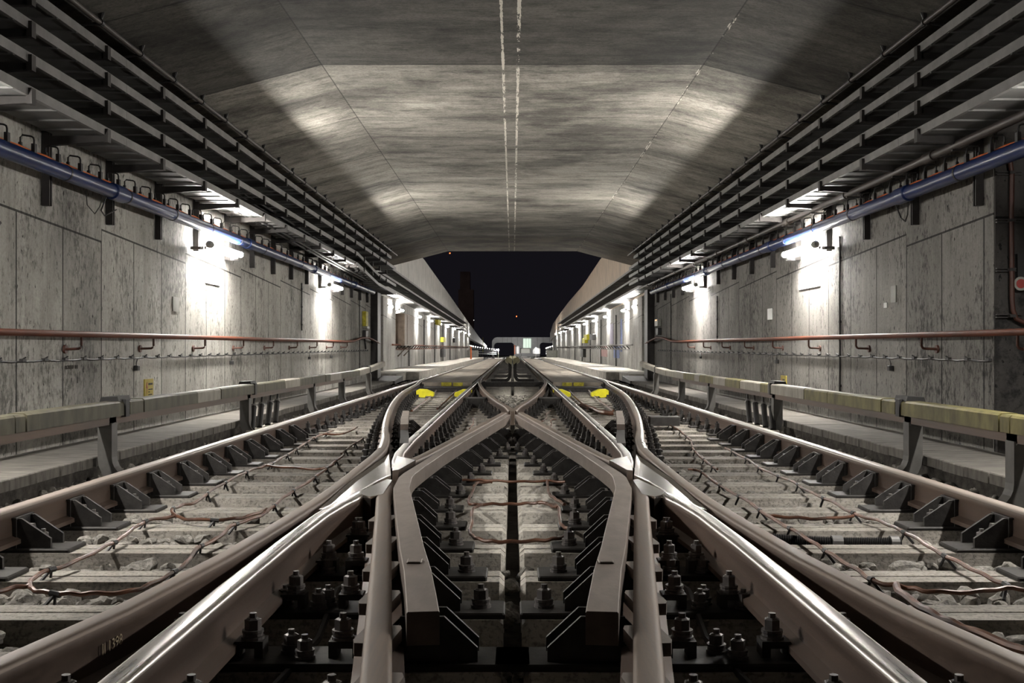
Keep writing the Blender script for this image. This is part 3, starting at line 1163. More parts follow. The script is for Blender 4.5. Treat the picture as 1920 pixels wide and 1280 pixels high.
def third_rail(s):
    k = 1 if s < 0 else -1
    S = SIDE(s)
    t = thing('third_rail', '%s third rail under a boxed cover on curved brackets along the wall' % ('olive-brown' if s < 0 else 'yellowed'), 'third rail', group='covered third rails')
    cuts = [-4, 1.0, 3.6, 5.6, 5.72, 7.1, 7.28, 7.55, 8.25, 8.85, 9.55, 10.9, 11.25, 12.25, 13.1, 13.9, 14.9, 15.3, 16.3, 18.2, 19.6, 20.8, 21.9]
    def lift(y):
        return 0.0 if y < 17.5 else .115 * ((y - 17.5) / 4.4) ** 1.6
    for i, (a, b) in enumerate(zip(cuts, cuts[1:])):
        y0, y1 = a + .006, b - .006
        e = .004 if i % 3 == 1 else 0
        m = MB()
        z0, z1 = .285 + lift(a), .285 + lift(b)
        top = .095
        pts = []
        for (y, zz) in ((y0, z0), (y1, z1)):
            for (x, w) in ((TX0 - e, 0), (TX1 + e, 0), (TX1 + e, top - .012 + e), (TX1 - .012, top + e), (TX0 + .012, top + e), (TX0 - e, top - .012 + e)):
                pts.append((x, y, gz(y, zz + w)))
        m.add(pts, [(5, 4, 3, 2, 1, 0), (6, 7, 8, 9, 10, 11)] + [(q, (q + 1) % 6, 6 + (q + 1) % 6, 6 + q) for q in range(6)])
        m.mirror(k)
        mat = COVERG if a >= 17 else (COVER if s < 0 else COVERY)
        if s > 0 and a > 8.5 and a < 17:
            mat = COVERY if i % 2 else COVERG
        if s < 0 and 8 < a < 17 and i % 4 == 1:
            mat = COVERG
        c = m.obj('cover', mat, t)
        if mat is COVERG:
            c['label'] = 'pale grey cover length'
    for y in (7.22, 10.82, 19.55):
        m = MB()
        z = .285 + lift(y)
        m.box(TX0 - .015, TX1 + .012, y - .05, y + .02, gz(y, z - .01), gz(y, z + top + .012))
        m.prism([(TX0 - .03, gz(y, z + top)), (TX1 - .01, gz(y, z + top)), (TX1 - .02, gz(y, z + top + .035)), (TX0 - .02, gz(y, z + top + .03))], y - .12, y + .1)
        m.mirror(k)
        m.obj('strap', BLACK, t)
    # conductor rail under the cover
    m = MB()
    m.box(TX0 + .02, TX1 - .02, -4, 17.5, gz(-4, .235), gz(-4, .285), 0, -GRADE * 21.5).mirror(k)
    m.obj('conductor', RUST, t)
    ys = [3.4, 7.02, 10.65, 14.15, 16.65, 19.75]
    if s > 0:
        ys = [3.4, 5.62, 7.1, 10.75, 14.3, 16.8, 19.8]
    for y in ys:
        path = [(-2.665, .245 + lift(y)), (-2.665, .12), (-2.665, .02)]
        for q in range(1, 7):
            a = PI / 2 * q / 6
            path.append((-2.665 + .17 * (1 - math.cos(a)), .02 - .17 * math.sin(a)))
        path += [(-2.36, -.15)]
        m = MB()
        w, d = .046, .05
        prev = []
        vs = []
        for q, p in enumerate(path):
            a, b = path[max(q - 1, 0)], path[min(q + 1, len(path) - 1)]
            tx, tz = b[0] - a[0], b[1] - a[1]
            L = math.hypot(tx, tz)
            nx, nz = -tz / L, tx / L
            for (u, yy) in ((-w, -d), (w, -d), (w, d), (-w, d)):
                vs.append((p[0] + nx * u, y + yy, gz(y, p[1] + nz * u)))
        fs = [(0, 1, 2, 3), tuple(4 * (len(path) - 1) + c_ for c_ in (3, 2, 1, 0))]
        for q in range(len(path) - 1):
            for c_ in range(4):
                j = (c_ + 1) % 4
                fs.append((4 * q + c_, 4 * q + j, 4 * q + 4 + j, 4 * q + 4 + c_))
        m.add(vs, fs).mirror(k)
        m.box(k * -2.70, k * -2.63, y - .06, y + .06, gz(y, .225 + lift(y)), gz(y, .29 + lift(y)))
        m.obj('support_bracket', JGREY, t)
    return t


for s in (-1, 1):
    third_rail(s)
    k = 1 if s < 0 else -1
    S = SIDE(s)
    for i, (y, dy) in enumerate(((11.0, .36), (11.35, .40), (11.75, .42), (12.1, .42))):
        t = thing('feeder_cable', '%s black feeder cable from the camera under the %s third rail' % (nth(i + 1), S), 'cable', group='feeder cables under the third rails')
        p0 = Vector((k * -2.66, y, gz(y, .27)))
        p1 = Vector((k * -2.60, y - dy, gz(y, -.07)))
        MB().tube([p0 + (p1 - p0) * .35, p1], .030, 10).obj('sleeve', BLACK, t)
        MB().tube([p0, p0 + (p1 - p0) * .37], .011, 8).obj('core', STRUT, t)
        MB().tube([p0 + (p1 - p0) * .33, p0 + (p1 - p0) * .38], .034, 10).obj('clamp', GALV, t)
        b = MB().bbox(k * -2.60 - .05, k * -2.60 + .05, y - dy - .06, y - dy + .06, gz(y, -.16), gz(y, -.07), .008)
        b.obj('base_block', CONC2, t)

# third rails that start between the two tracks beyond the lens
for s in (-1, 1):
    k = 1 if s < 0 else -1
    S = SIDE(s)
    t = thing('third_rail', 'third rail starting between the tracks beyond the lens, %s of the pair' % S, 'third rail', group='covered third rails in the middle')
    y0 = 29.6
    m = MB()
    prf = [(-.02, .33), (-.02, .50), (-.15, .55), (-.215, .46)]
    pts = [(y0, 0, 1), (y0 + 3, -.10, 1), (y0 + 14, -.14, 1), (y0 + 38, -.14, 1)]
    vs = []
    for (y, up, sc) in pts:
        for (x, z) in prf:
            vs.append((x, y, gz(y, z + up)))
    n = len(prf)
    fs = [tuple(range(n)), tuple((len(pts) - 1) * n + c for c in reversed(range(n)))]
    for q in range(len(pts) - 1):
        for c in range(n):
            j = (c + 1) % n
            fs.append((q * n + c, q * n + j, (q + 1) * n + j, (q + 1) * n + c))
    m.add(vs, fs).mirror(k).obj('cover', COVERP, t)
    for y in (29.9, 35, 41, 48):
        path = [(-.072, .38 if y < 30 else .26), (-.072, .15), (-.072, .04)] + [(-.072 - .14 * (1 - math.cos(a)), .04 - .16 * math.sin(a)) for a in (PI / 8, PI / 4, 3 * PI / 8, PI / 2)] + [(-.60, -.12)]
        vs = []
        w, d = .045, .06
        for q, p in enumerate(path):
            a, b = path[max(q - 1, 0)], path[min(q + 1, len(path) - 1)]
            tx, tz = b[0] - a[0], b[1] - a[1]
            L = math.hypot(tx, tz)
            nx, nz = -tz / L, tx / L
            for (u, yy) in ((-w, -d), (w, -d), (w, d), (-w, d)):
                vs.append((p[0] + nx * u, y + yy, gz(y, p[1] + nz * u)))
        fs = [(0, 1, 2, 3), tuple(4 * (len(path) - 1) + c_ for c_ in (3, 2, 1, 0))]
        for q in range(len(path) - 1):
            for c_ in range(4):
                j = (c_ + 1) % 4
                fs.append((4 * q + c_, 4 * q + j, 4 * q + 4 + j, 4 * q + 4 + c_))
        MB().add(vs, fs).mirror(k).obj('support_bracket', IRON, t)

# ------------------------------------------------------------------ cable trays, brackets, pipes
TZ = [1.50, 1.70, 1.90, 2.09]
TI, TO = 2.90, 3.27
tname = ['lowest', 'second lowest', 'second highest', 'highest']


def tray(s, lev, y0, y1, xi, xo, zf, where, sheet=.30):
    k = 1 if s < 0 else -1
    t = thing('cable_tray', '%s grey cable tray of the stack %s' % (tname[lev], where), 'cable tray', group='stacked cable trays %s' % where)
    m = MB()
    seg = 3.0
    y = y0
    while y < y1 - .01:
        ye = min(y1, y + seg)
        za, zb = zf(y), zf(ye)
        xa, xb = xi(y), xi(ye)
        for (dx0, dx1, z0, z1) in ((0, .006, 0, .062), (-.022, 0, 0, .006), (-.022, 0, .056, .062)):
            m.add([(-xa + dx0, y + .004, za + z0), (-xa + dx1, y + .004, za + z0), (-xb + dx1, ye, zb + z0), (-xb + dx0, ye, zb + z0),
                   (-xa + dx0, y + .004, za + z1), (-xa + dx1, y + .004, za + z1), (-xb + dx1, ye, zb + z1), (-xb + dx0, ye, zb + z1)],
                  [(0, 3, 2, 1), (4, 5, 6, 7), (0, 1, 5, 4), (1, 2, 6, 5), (2, 3, 7, 6), (3, 0, 4, 7)])
        y = ye
    m.mirror(k).obj('side_rail', GALV, t)
    b = MB()
    y = y0
    while y < y1 - .01:
        ye = min(y1, y + sheet)
        za, zb = zf(y), zf(ye)
        b.add([(-xi(y) - .004, y + .014, za + .008), (-xo(y), y + .014, za + .008), (-xo(ye), ye, zb + .008), (-xi(ye) - .004, ye, zb + .008),
               (-xi(y) - .004, y + .014, za + .014), (-xo(y), y + .014, za + .014), (-xo(ye), ye, zb + .014), (-xi(ye) - .004, ye, zb + .014)],
              [(0, 3, 2, 1), (4, 5, 6, 7), (0, 1, 5, 4), (1, 2, 6, 5), (2, 3, 7, 6), (3, 0, 4, 7)])
        # rung lip under the joint
        b.box(-xo(y), -xi(y), y - .012, y + .012, za - .004, za + .008)
        y = ye
    b.mirror(k).obj('sheet_bed', GALVD, t)
    o = MB()
    o.tube([(-xi(y_) - .12, y_, zf(y_) + .03) for y_ in (y0, (y0 + y1) / 2, y1)], .016, 6)
    o.tube([(-xi(y_) - .20, y_, zf(y_) + .03) for y_ in (y0, (y0 + y1) / 2, y1)], .020, 6)
    o.mirror(k).obj('cables', BLACK, t)
    return t


for s in (-1, 1):
    S = SIDE(s)
    for lev in range(4):
        def zf(y, lev=lev):
            z = TZ[lev]
            if s < 0 and lev < 2 and y > 20.5:
                z -= .22 * min(1, (y - 20.5) / 3.0)
            return LZ(z)
        tray(s, lev, -4.0, 26.5 if lev < 3 else 25.5, lambda y: TI, lambda y: TO, zf, 'on the %s tunnel wall' % S)
    for lev in range(3):
        def zf2(y, lev=lev):
            return LZ((1.58, 1.88, 2.2)[lev] - (y - 34) * .0095)
        tray(s, lev, 28.0, 83.0, lambda y: 3.5, lambda y: 3.98, zf2, 'on the open %s wall' % S, .6)

    # wall struts with cantilever arms under the trays
    root = None
    n = 0
    y = 5.2 if s < 0 else 5.2
    k = 1 if s < 0 else -1
    while y < 25.0:
        if s > 0 and y < YN:
            y += 1.2
            continue
        n += 1
        lab = '%s dark wall strut from the camera holding the %s cable trays' % (nth(n), S)
        if root is None:
            root = thing('tray_support', lab, 'tray support', (0, y, 0), 'tray supports on the %s wall' % S)
            m = MB()
            m.box(-3.345, -3.31, -.024, .024, LZ(1.0), LZ(2.17))
            m.box(-3.31, -3.29, -.024, -.012, LZ(1.0), LZ(2.17))
            m.box(-3.31, -3.29, .012, .024, LZ(1.0), LZ(2.17))
            m.mirror(k).obj('strut', STRUT, root)
            for z in TZ:
                a = MB()
                a.prism([(-3.31, LZ(z - .075)), (-3.31, LZ(z - .005)), (-2.89, LZ(z - .005)), (-2.89, LZ(z - .045)), (-3.0, LZ(z - .05))], -.022, .022)
                a.box(-2.905, -2.872, -.028, .028, LZ(z - .05), LZ(z + .045))
                a.mirror(k).obj('arm', STRUT, root)
        else:
            dup(root, (0, y, 0), 0, lab)
        y += 1.2

    # blue pipe
    t = thing('pipe', 'thick blue pipe on the %s wall below the cable trays' % S, 'pipe', group='blue pipes')
    zb, xb = LZ(1.235), 3.19
    MB().tube([(k * -xb, y_, zb) for y_ in (-4, 8, 16, 24.4)], .055, 20).obj('tube', BLUE, t, smooth=True)
    for y_ in ([8.6, 12.9, 17.2, 21.5] if s < 0 else [8.7, 13.2, 17.6, 21.8]):
        MB().tube([(k * -xb, y_ - .13, zb), (k * -xb, y_ - .12, zb), (k * -xb, y_ + .12, zb), (k * -xb, y_ + .13, zb)], [.058, .067, .067, .058], 20).obj('coupling', BLUE, t, smooth=True)
    for y_ in [6.4 + 1.2 * q for q in range(15)]:
        m = MB().tube([(k * -xb, y_ - .012, zb), (k * -xb, y_ + .012, zb)], .0585, 20)
        m.box(min(k * -3.33, k * -3.24), max(k * -3.33, k * -3.24), y_ - .012, y_ + .012, zb - .02, zb + .02)
        m.obj('clamp_ring', STRUT, t)
    # hooks with orange cables on top of the pipe
    hook = None
    n = 0
    y = 5.95
    while y < 24.2:
        n += 1
        lab = '%s black cable hook from the camera above the %s blue pipe' % (nth(n), S)
        if hook is None:
            m = MB()
            m.tube([(-3.18, 0, .05), (-3.18, 0, .135), (-3.185, 0, .152), (-3.20, .0, .160), (-3.25, -.02, .165), (-3.262, -.02, .15), (-3.262, -.02, .115)], .0065, 6)
            m.box(-3.192, -3.168, -.018, .018, .045, .11)
            m.box(-3.272, -3.252, -.03, -.01, .085, .118)
            m.mirror(k)
            hook = m.obj('cable_hook', BLACK)
            o = hook
        else:
            o = hook.copy()
            C.objects.link(o)
        o.location = (0, y, zb)
        tag(o, lab, 'cable hook', 'cable hooks above the %s blue pipe' % S)
        y += .38
    for c in range(2):
        pts = []
        y = -2
        while y < 24.5:
            pts.append((k * (-3.205 - .026 * c + random.uniform(-.004, .004)), y, zb + .066 + .004 * c - .006 * abs(math.sin(y * 8.2)) + random.uniform(0, .006)))
            y += .19
        tag(MB().tube(pts, .0085, 6).obj('orange_cable', ORANGE), 'thin orange cable lying along the %s blue pipe, %s strand' % (S, 'track-side' if c == 0 else 'wall-side'), 'cable', 'orange cables')
    # pipe in the ceiling corner
    t = thing('pipe', 'thin dark conduit with clamps along the foot of the %s ceiling slope' % S, 'pipe', group='ceiling conduits')
    xc, zc = 2.885, LZ(2.265)
    MB().tube([(k * -xc, y_, zc) for y_ in (-4, 8, 16, 26.6)], .019, 12).obj('tube', DPIPE, t, smooth=True)
    for q in range(26):
        y_ = 5.03 + .813 * q
        m = MB()
        m.tube([(k * -xc, y_ - .02, zc), (k * -xc, y_ + .02, zc)], .027, 10)
        m.box(k * -xc - .012, k * -xc + .012, y_ - .012, y_ + .012, zc, zc + .07)
        m.tube([(k * -xc, y_, zc + .02), (k * -(xc - .02), y_, zc + .075)], .012, 6)
        m.tube([(k * -xc, y_, zc), (k * -3.3, y_, zc - .06)], .011, 6)
        m.obj('clamp', BLACK, t)
    if s > 0:
        t = thing('pipe', 'dark brown pipe with couplings between the trays and the blue pipe on the right', 'pipe')
        MB().tube([(3.17, y_, LZ(1.435)) for y_ in (-4, 8, 16, 26.5)], .032, 14).obj('tube', DPIPE, t, smooth=True)
        for q in range(10):
            y_ = 6.0 + 2.1 * q
            MB().tube([(3.17, y_ - .09, LZ(1.435)), (3.17, y_ + .09, LZ(1.435))], .042, 14).obj('coupling', DPIPE, t, smooth=True)
        for q in range(16):
            y_ = 7.6 + 1.2 * q
            MB().box(3.13, 3.33, y_ - .015, y_ + .015, LZ(1.39), LZ(1.402)).obj('hanger', STRUT, t)

    # handrail
    t = thing('handrail', 'red oxide handrail on hooked brackets along the %s tunnel wall' % S, 'handrail', group='red handrails')
    zr, xr = LZ(.09), 3.22
    pts = [(k * -xr, y_, zr) for y_ in (-4, 6, 12, 18, 20.6)] + [(k * -xr, 21.6, zr + .012), (k * -(xr - .02), 22.6, zr + .085), (k * -(xr - .03), 23.6, zr + .10), (k * -(xr - .03), 24.5, zr + .05), (k * -xr, 25.8, zr - .02)]
    MB().tube(pts, .0235, 14).obj('rail_tube', RED, t, smooth=True)
    y = 6.37 if s < 0 else 6.8
    while y < 21:
        m = MB()
        m.tube([(k * -xr, y, zr - .015), (k * -xr, y, zr - .085), (k * -(xr + .008), y, zr - .10), (k * -(xr + .022), y, zr - .108), (k * -3.345, y, zr - .112)], .010, 8)
        m.cyl((k * -3.348 if k > 0 else 3.333, y, zr - .112), .033, .015, 14, 'x')
        m.obj('wall_bracket', REDDK, t, smooth=True)
        y += 1.6
    # thin clipped cable below the handrail
    t = thing('wall_cable', 'thin black cable clipped low along the %s tunnel wall below the handrail' % S, 'cable', group='clipped wall cables')
    pts = []
    y = 5.2 if s < 0 else YN + .05
    zz = LZ(-.098)
    i = 0
    while y < 24.6:
        pts.append((k * -3.338, y, zz + (.0 if i % 2 else -.006)))
        pts.append((k * -3.338, y + .17, zz - .009))
        m = MB()
        m.box(min(k * -3.352, k * -3.325), max(k * -3.352, k * -3.325), y - .028, y + .028, zz - .006, zz + .012)
        m.tube([(k * -3.335, y - .02, zz + .006), (k * -3.325, y + .015, zz + .022)], .006, 5)
        m.obj('clip', BLACK, t)
        y += .345
        i += 1
    MB().tube(pts, .0075, 6).obj('cable', BLACK, t)
    # little boxes hanging from that cable
    for i, y in enumerate((9.45, 12.65, 17.5, 19.6) if s < 0 else (9.4, 13.45, 18.9)):
        b = thing('wall_sensor', '%s small black box from the camera on the %s wall' % (nth(i + 1), S), 'box', group='small black boxes on the walls')
        MB().bbox(min(k * -3.35, k * -3.31), max(k * -3.35, k * -3.31), y - .03, y + .03, LZ(-.215), LZ(-.17), .006).obj('housing', BLACK, b)
        MB().tube([(k * -3.335, y, LZ(-.175)), (k * -3.33, y - .01, LZ(-.15)), (k * -3.335, y + .03, LZ(-.12)), (k * -3.338, y + .1, zz)], .005, 5).obj('wire', BLACK, b)


# ------------------------------------------------------------------ lamps
def lamp(s, x, y, z, ln, label, mat, group):
    k = -s
    t = thing('wall_lamp', label, 'lamp', (s * x, y, LZ(z)), group)
    MB().tube([(0, -ln / 2 + .06, 0), (0, ln / 2 - .06, 0)], .030, 14).obj('tube', mat, t, smooth=True)
    for e in (-1, 1):
        m = MB()
        a = e * (ln / 2 - .06)
        m.tube([(0, a, 0), (0, a + e * .07, 0), (0, a + e * .10, 0)], [.036, .040, .022], 14)
        m.obj('end_cap', GREYPL, t, smooth=True)
    m = MB()
    m.box(min(s * .035, s * .055), max(s * .035, s * .055), -ln / 2, ln / 2, -.045, -.02)
    m.box(min(s * .045, s * .06), max(s * .045, s * .06), -ln / 2 - .16, ln / 2 + .10, -.055, -.038)
    m.obj('mounting_rail', GALV, t)
    for a in (-ln / 2 - .08, ln / 2 + .05):
        MB().box(min(s * .04, s * .17), max(s * .04, s * .17), a - .02, a + .02, -.06, -.03).obj('bracket', GALV, t)
    return t


for s in (-1, 1):
    S = SIDE(s)
    for i, (y, nm) in enumerate(((5.15, None), (11.75, 'nearest in view'), (19.0, 'second nearest'))):
        lab = 'glowing fluorescent wall lamp under the %s blue pipe, %s' % (S, nm) if nm else 'fluorescent wall lamp on the %s wall %s' % (S, 'just outside the frame')
        lamp(s, 3.15, y, 1.06, 1.32, lab, TUBE if nm else TUBEN, 'tunnel wall lamps')
    for i, y in enumerate((33.8, 37.2, 44.5, 51, 57.5, 64, 71.5, 80, 88, 96)):  # the last two on each side are added to brighten the far wall
        lamp(s, 3.88, y, 1.27 - (y - 34) * .003, 1.3, '%s glowing lamp past the tunnel mouth, open %s wall' % (nth(i + 1), S), TUBEO, 'lamps on the open walls')

# ------------------------------------------------------------------ items on the walls
for s in (-1, 1):
    k = 1 if s < 0 else -1
    S = SIDE(s)
    yc = 9.80 if s < 0 else 13.15
    w = .115 if s < 0 else .13
    t = thing('warning_sign', 'dirty yellow warning sign above the third rail on the %s wall' % S, 'sign', group='yellow warning signs')
    x0, x1 = sorted((k * -3.352, k * -3.338))
    zt, zb_ = (-.300, -.465) if s < 0 else (-.36, -.545)
    MB().box(x0, x1, yc - w, yc + w, LZ(zb_), LZ(zt)).obj('plate', SIGNY, t)
    xf = k * -3.3365
    H = zt - zb_
    # red lightning flash at the edge nearest the camera on the left wall
    yl = yc - w * .60 if s < 0 else yc + w * .66
    fl = [(yl, LZ(zt - .18 * H)), (yl - .018, LZ(zt - .5 * H)), (yl + .006, LZ(zt - .46 * H)), (yl - .006, LZ(zt - .85 * H)), (yl + .022, LZ(zt - .40 * H)), (yl + .002, LZ(zt - .44 * H)), (yl + .016, LZ(zt - .18 * H))]
    MB().prism(fl, min(xf, xf + k * .002), max(xf, xf + k * .002), 'x').obj('flash', REDSIGN, t)
    m = MB()
    ya = yc - w * .22 if s < 0 else yc + w * .25
    dr = 1 if s < 0 else -1
    for (q, ln_, th) in ((.28, .105, .018), (.58, .105, .010), (.72, .035, .010), (.87, .10, .010)):
        y0_, y1_ = sorted((ya, ya + dr * ln_))
        z_ = zt - q * H
        cx = y0_
        while cx < y1_ - .004:
            m.box(min(xf, xf + k * .002), max(xf, xf + k * .002), cx, cx + .009, LZ(z_ - th / 2), LZ(z_ + th / 2))
            cx += .0125
    m.obj('lettering', INK, t)

tag(MB().box(-3.352, -3.338, 11.62, 12.2, LZ(.69), LZ(.86)).obj('wall_plate', WHITE), 'large blank pale plate on the left wall right below the nearest lamp', 'plate')
t = thing('wall_plate', 'large pale plate with faded lettering on the right wall below the nearest lamp', 'plate')
MB().box(3.338, 3.352, 11.6, 12.45, LZ(.655), LZ(.845)).obj('plate', WHITE, t)
m = MB()
random.seed(5)
for row in range(2):
    y = 11.68
    while y < 12.35:
        z0 = .78 - .075 * row
        m.box(3.3365, 3.3385, y, y + .05, LZ(z0 - .03), LZ(z0 + .03))
        y += random.choice((.075, .085, .11))
m.obj('lettering', M_simple('faded_lettering', (.46, .47, .45), .6, 0, .1, 8, 0), t)
tag(MB().box(-3.352, -3.340, 10.50, 10.68, LZ(.345), LZ(.49)).obj('wall_plate', GREYPL), 'small square grey plate on the left wall above the handrail', 'plate')
tag(MB().box(3.340, 3.352, 9.30, 9.42, LZ(.385), LZ(.53)).obj('wall_plate', GREYPL), 'small pale upright plate high on the dark right wall near the frame edge', 'plate')
tag(MB().box(3.340, 3.352, 13.75, 13.98, LZ(.345), LZ(.49)).obj('wall_plate', WHITE), 'small white upright plate on the right wall beyond the nearest lamp', 'plate')
tag(MB().box(3.340, 3.352, 9.52, 9.60, LZ(.345), LZ(.39)).obj('wall_mark', WHITE), 'tiny white sticker low beside the small pale plate on the right wall', 'sticker')
# stencilled number on the left wall
text_mesh('stencilled_number', '06200J10  011', .042, INK, wl, (-3.3485, 7.98, LZ(-.172)), (PI / 2, 0, PI / 2), .0015)
# chalk mark on the wing rail (left)
bo = [o for o in bpy.data.objects if o.name.startswith('wing_rail')][0]
ang = math.atan2(-1.02 - -1.193, 3.75 - 2.45)
text_mesh('chalk_mark', 'II 1398', .042, CHALK, bo, (-1.086, 2.82, gz(2.82, -.086)), (PI / 2, 0, PI / 2 - .104), .0008)

# vertical cables and boxes
for (s, y, z0, z1, what) in ((1, 10.88, -.62, 1.12, 'thin black cable running the full height of the right wall near the lamp'),
                             (1, 17.4, .06, .82, 'short black conduit on the right wall past the second sign'),
                             (-1, 16.9, .25, 1.0, 'short black conduit on the left wall before the second lamp'),
                             (-1, 23.3, -.6, 1.1, 'black cable beside the yellow signal box on the left wall'),
                             (1, 22.5, -.6, 1.1, 'black cable beside the signal box on the right wall')):
    k = 1 if s < 0 else -1
    m = MB()
    pts = []
    n = 8
    for i in range(n + 1):
        z = z0 + (z1 - z0) * i / n
        pts.append((k * -3.338, y + random.uniform(-.006, .006), LZ(z)))
    m.tube(pts, .010, 6)
    for i in range(1, n, 3):
        m.box(min(k * -3.352, k * -3.325), max(k * -3.352, k * -3.325), y - .02, y + .02, pts[i][2] - .012, pts[i][2] + .012)
    tag(m.obj('wall_conduit', BLACK), what, 'cable')

t = thing('signal_box', 'narrow yellow box over a black unit on the left wall by the dark column', 'signal box')
MB().bbox(-3.35, -3.26, 23.75, 24.1, LZ(.45), LZ(.78), .01).obj('housing', YELDIRTY, t)
MB().bbox(-3.35, -3.25, 23.85, 24.25, LZ(.40), LZ(.45), .004).obj('terminal', GREYPL, t)
MB().bbox(-3.35, -3.27, 23.8, 24.15, LZ(.18), LZ(.36), .01).obj('lower_unit', BLACK, t)
MB().tube([(-3.33, 24, LZ(.2)), (-3.32, 24.05, LZ(.05)), (-3.33, 24.2, LZ(-.05))], .02, 6).obj('cable', BLACK, t)
t = thing('signal_box', 'grey box with an orange light above a black unit on the right wall', 'signal box')
MB().bbox(3.26, 3.35, 24.0, 24.5, LZ(.46), LZ(.62), .01).obj('housing', GREYPL, t)
MB().box(3.25, 3.27, 24.1, 24.35, LZ(.58), LZ(.605)).obj('orange_light', M_emit('orange_indicator', (1.0, .35, .03), 1.0), t)
MB().bbox(3.27, 3.35, 24.0, 24.4, LZ(.26), LZ(.42), .01).obj('lower_unit', BLACK, t)
for s in (-1, 1):
    k = 1 if s < 0 else -1
    m = MB().box(-3.6, -3.20, 25.3, 25.9, gz(25, -.4), LZ(1.35)).mirror(k)  # dark box added to stand in for the recess past the wall
    m.box(min(k * -3.6, k * -3.24), max(k * -3.6, k * -3.24), 25.22, 26.0, gz(25, -.4), gz(25, -.3))
    tag(m.obj('column', STRUT), 'dark steel column at the end of the %s tunnel wall' % SIDE(s), 'column', 'dark columns at the tunnel mouth')

# niche on the far right: conduit on channel straps and a round red sign
t = thing('conduit', 'red-brown upright conduit in the dark niche at the right frame edge', 'pipe')
yn = YN - .02
MB().tube([(3.40, yn - .05, LZ(1.36)), (3.435, yn - .045, LZ(1.28)), (3.452, yn - .04, LZ(1.18)), (3.448, yn - .04, LZ(.9)), (3.452, yn - .04, LZ(.32)), (3.458, yn - .04, LZ(.25)), (3.48, yn - .04, LZ(.19)), (3.53, yn - .04, LZ(.165)), (3.62, yn - .04, LZ(.16))], .0165, 12).obj('tube', CONDU, t, smooth=True)
for z in (1.20, .87, .53, .21):
    m = MB()
    m.box(3.355, 3.53, yn - .022, yn, LZ(z - .014), LZ(z - .005))
    m.box(3.355, 3.53, yn - .022, yn, LZ(z + .005), LZ(z + .014))
    m.box(3.43, 3.47, yn - .06, yn - .02, LZ(z - .01), LZ(z + .01))
    m.obj('strap', STRUT, t)
t = thing('round_sign', 'small round red sign with a white rim at the right frame edge', 'sign')
MB().cyl((3.508, yn - .05, LZ(.432)), .048, .010, 28, 'y').obj('rim', GREYPL, t)
MB().cyl((3.508, yn - .053, LZ(.432)), .032, .004, 28, 'y').obj('disc', REDSIGN, t)
MB().box(3.49, 3.60, yn - .04, yn, LZ(.39), LZ(.64)).obj('holder', BLACK, t)

# wires hanging under the blue pipe coupling on the left
m = MB()
m.tube([(-3.24, 8.1, LZ(1.18)), (-3.25, 8.15, LZ(1.08)), (-3.25, 8.3, LZ(1.03)), (-3.25, 8.4, LZ(1.1)), (-3.24, 8.42, LZ(1.18))], .004, 5)
m.tube([(-3.22, 8.45, LZ(1.18)), (-3.24, 8.4, LZ(1.07)), (-3.25, 8.5, LZ(1.04)), (-3.25, 8.75, LZ(1.12))], .006, 5)
tag(m.obj('hanging_wire', BLACK), 'thin looped wires hanging under the left blue pipe', 'wire')
tag(MB().tube([(3.22, 8.95, LZ(1.18)), (3.24, 8.9, LZ(1.07)), (3.24, 8.8, LZ(1.03)), (3.23, 8.72, LZ(1.08)), (3.22, 8.68, LZ(1.18))], .006, 5).obj('hanging_wire', BLACK),
    'looped wire hanging under the right blue pipe', 'wire')

# ------------------------------------------------------------------ cables on the sleepers
UPC = -.165


def cable_run(pts, label, r=.0105, clips=True, up=UPC, mat=None, feet=True):
    W = [ground(u, v, up) for u, v in pts]
    W = catmull(W, 5)
    W = [(x, y, z + .003 * math.sin(i * 1.3)) for i, (x, y, z) in enumerate(W)]
    r = min(r, .009) if r <= .013 else r
    t = thing('heating_cable', label, 'cable', group='brown cables on the sleepers')
    MB().tube(W, r, 8).obj('cable', mat or COPPER, t, smooth=True)
    if clips:
        L = 0
        nxt = .25
        for a, b in zip(W, W[1:]):
            L += (Vector(b) - Vector(a)).length
            if L > nxt:
                nxt += .6
                d = (Vector(b) - Vector(a)).normalized()
                c = MB()
                p = Vector(b)
                c.tube([p - d * .022, p + d * .022], r * 1.35, 6)
                c.tube([p, p + Vector((.03 * (1 if d.x < 0 else -1), -.04, -.045))], .007, 5)
                c.tube([p, p + Vector((-.012, .02, -.045))], .006, 5)
                c.obj('clip', BLACK, t)
    return t


def z2(pts, ox, oy, sc):
    return [(ox + a / sc, oy + b / sc) for a, b in pts]


cable_run(z2([(110, 905), (150, 870), (270, 830), (390, 770), (450, 740), (500, 700), (560, 670), (660, 655)], 0, 640, 2), 'brown twisted cable from the near loop up to the middle of the left track')
cable_run(z2([(-60, 950), (40, 925), (110, 915)], 0, 640, 2), 'dark cable stub entering the left frame edge', .012, False)
cable_run(z2([(110, 905), (118, 925), (150, 938), (250, 945), (340, 945), (480, 938), (560, 912), (640, 872), (700, 830), (740, 775), (820, 735), (870, 690), (960, 660), (1000, 640)], 0, 640, 2), 'dark looped cable nearest the camera on the left track')
cable_run(z2([(1000, 640), (1050, 595), (1100, 560), (1180, 510), (1250, 455), (1290, 425)], 0, 640, 2), 'brown cable strand on the right-hand side of the left track')
cable_run(z2([(660, 655), (645, 632), (680, 615), (740, 600), (790, 560), (880, 510), (950, 478), (1000, 465), (1060, 435), (1140, 385), (1180, 360), (1250, 335)], 0, 640, 2), 'brown cable strand on the wall side of the left track')
cable_run(z2([(660, 655), (720, 668), (860, 666), (930, 655), (1000, 630)], 0, 640, 2), 'orange-brown cable crossing the sleepers of the left track', .013)
cable_run(z2([(990, 465), (1080, 472), (1200, 478), (1250, 462)], 0, 640, 2), 'short orange cable crossing farther along the left track', .013, False)
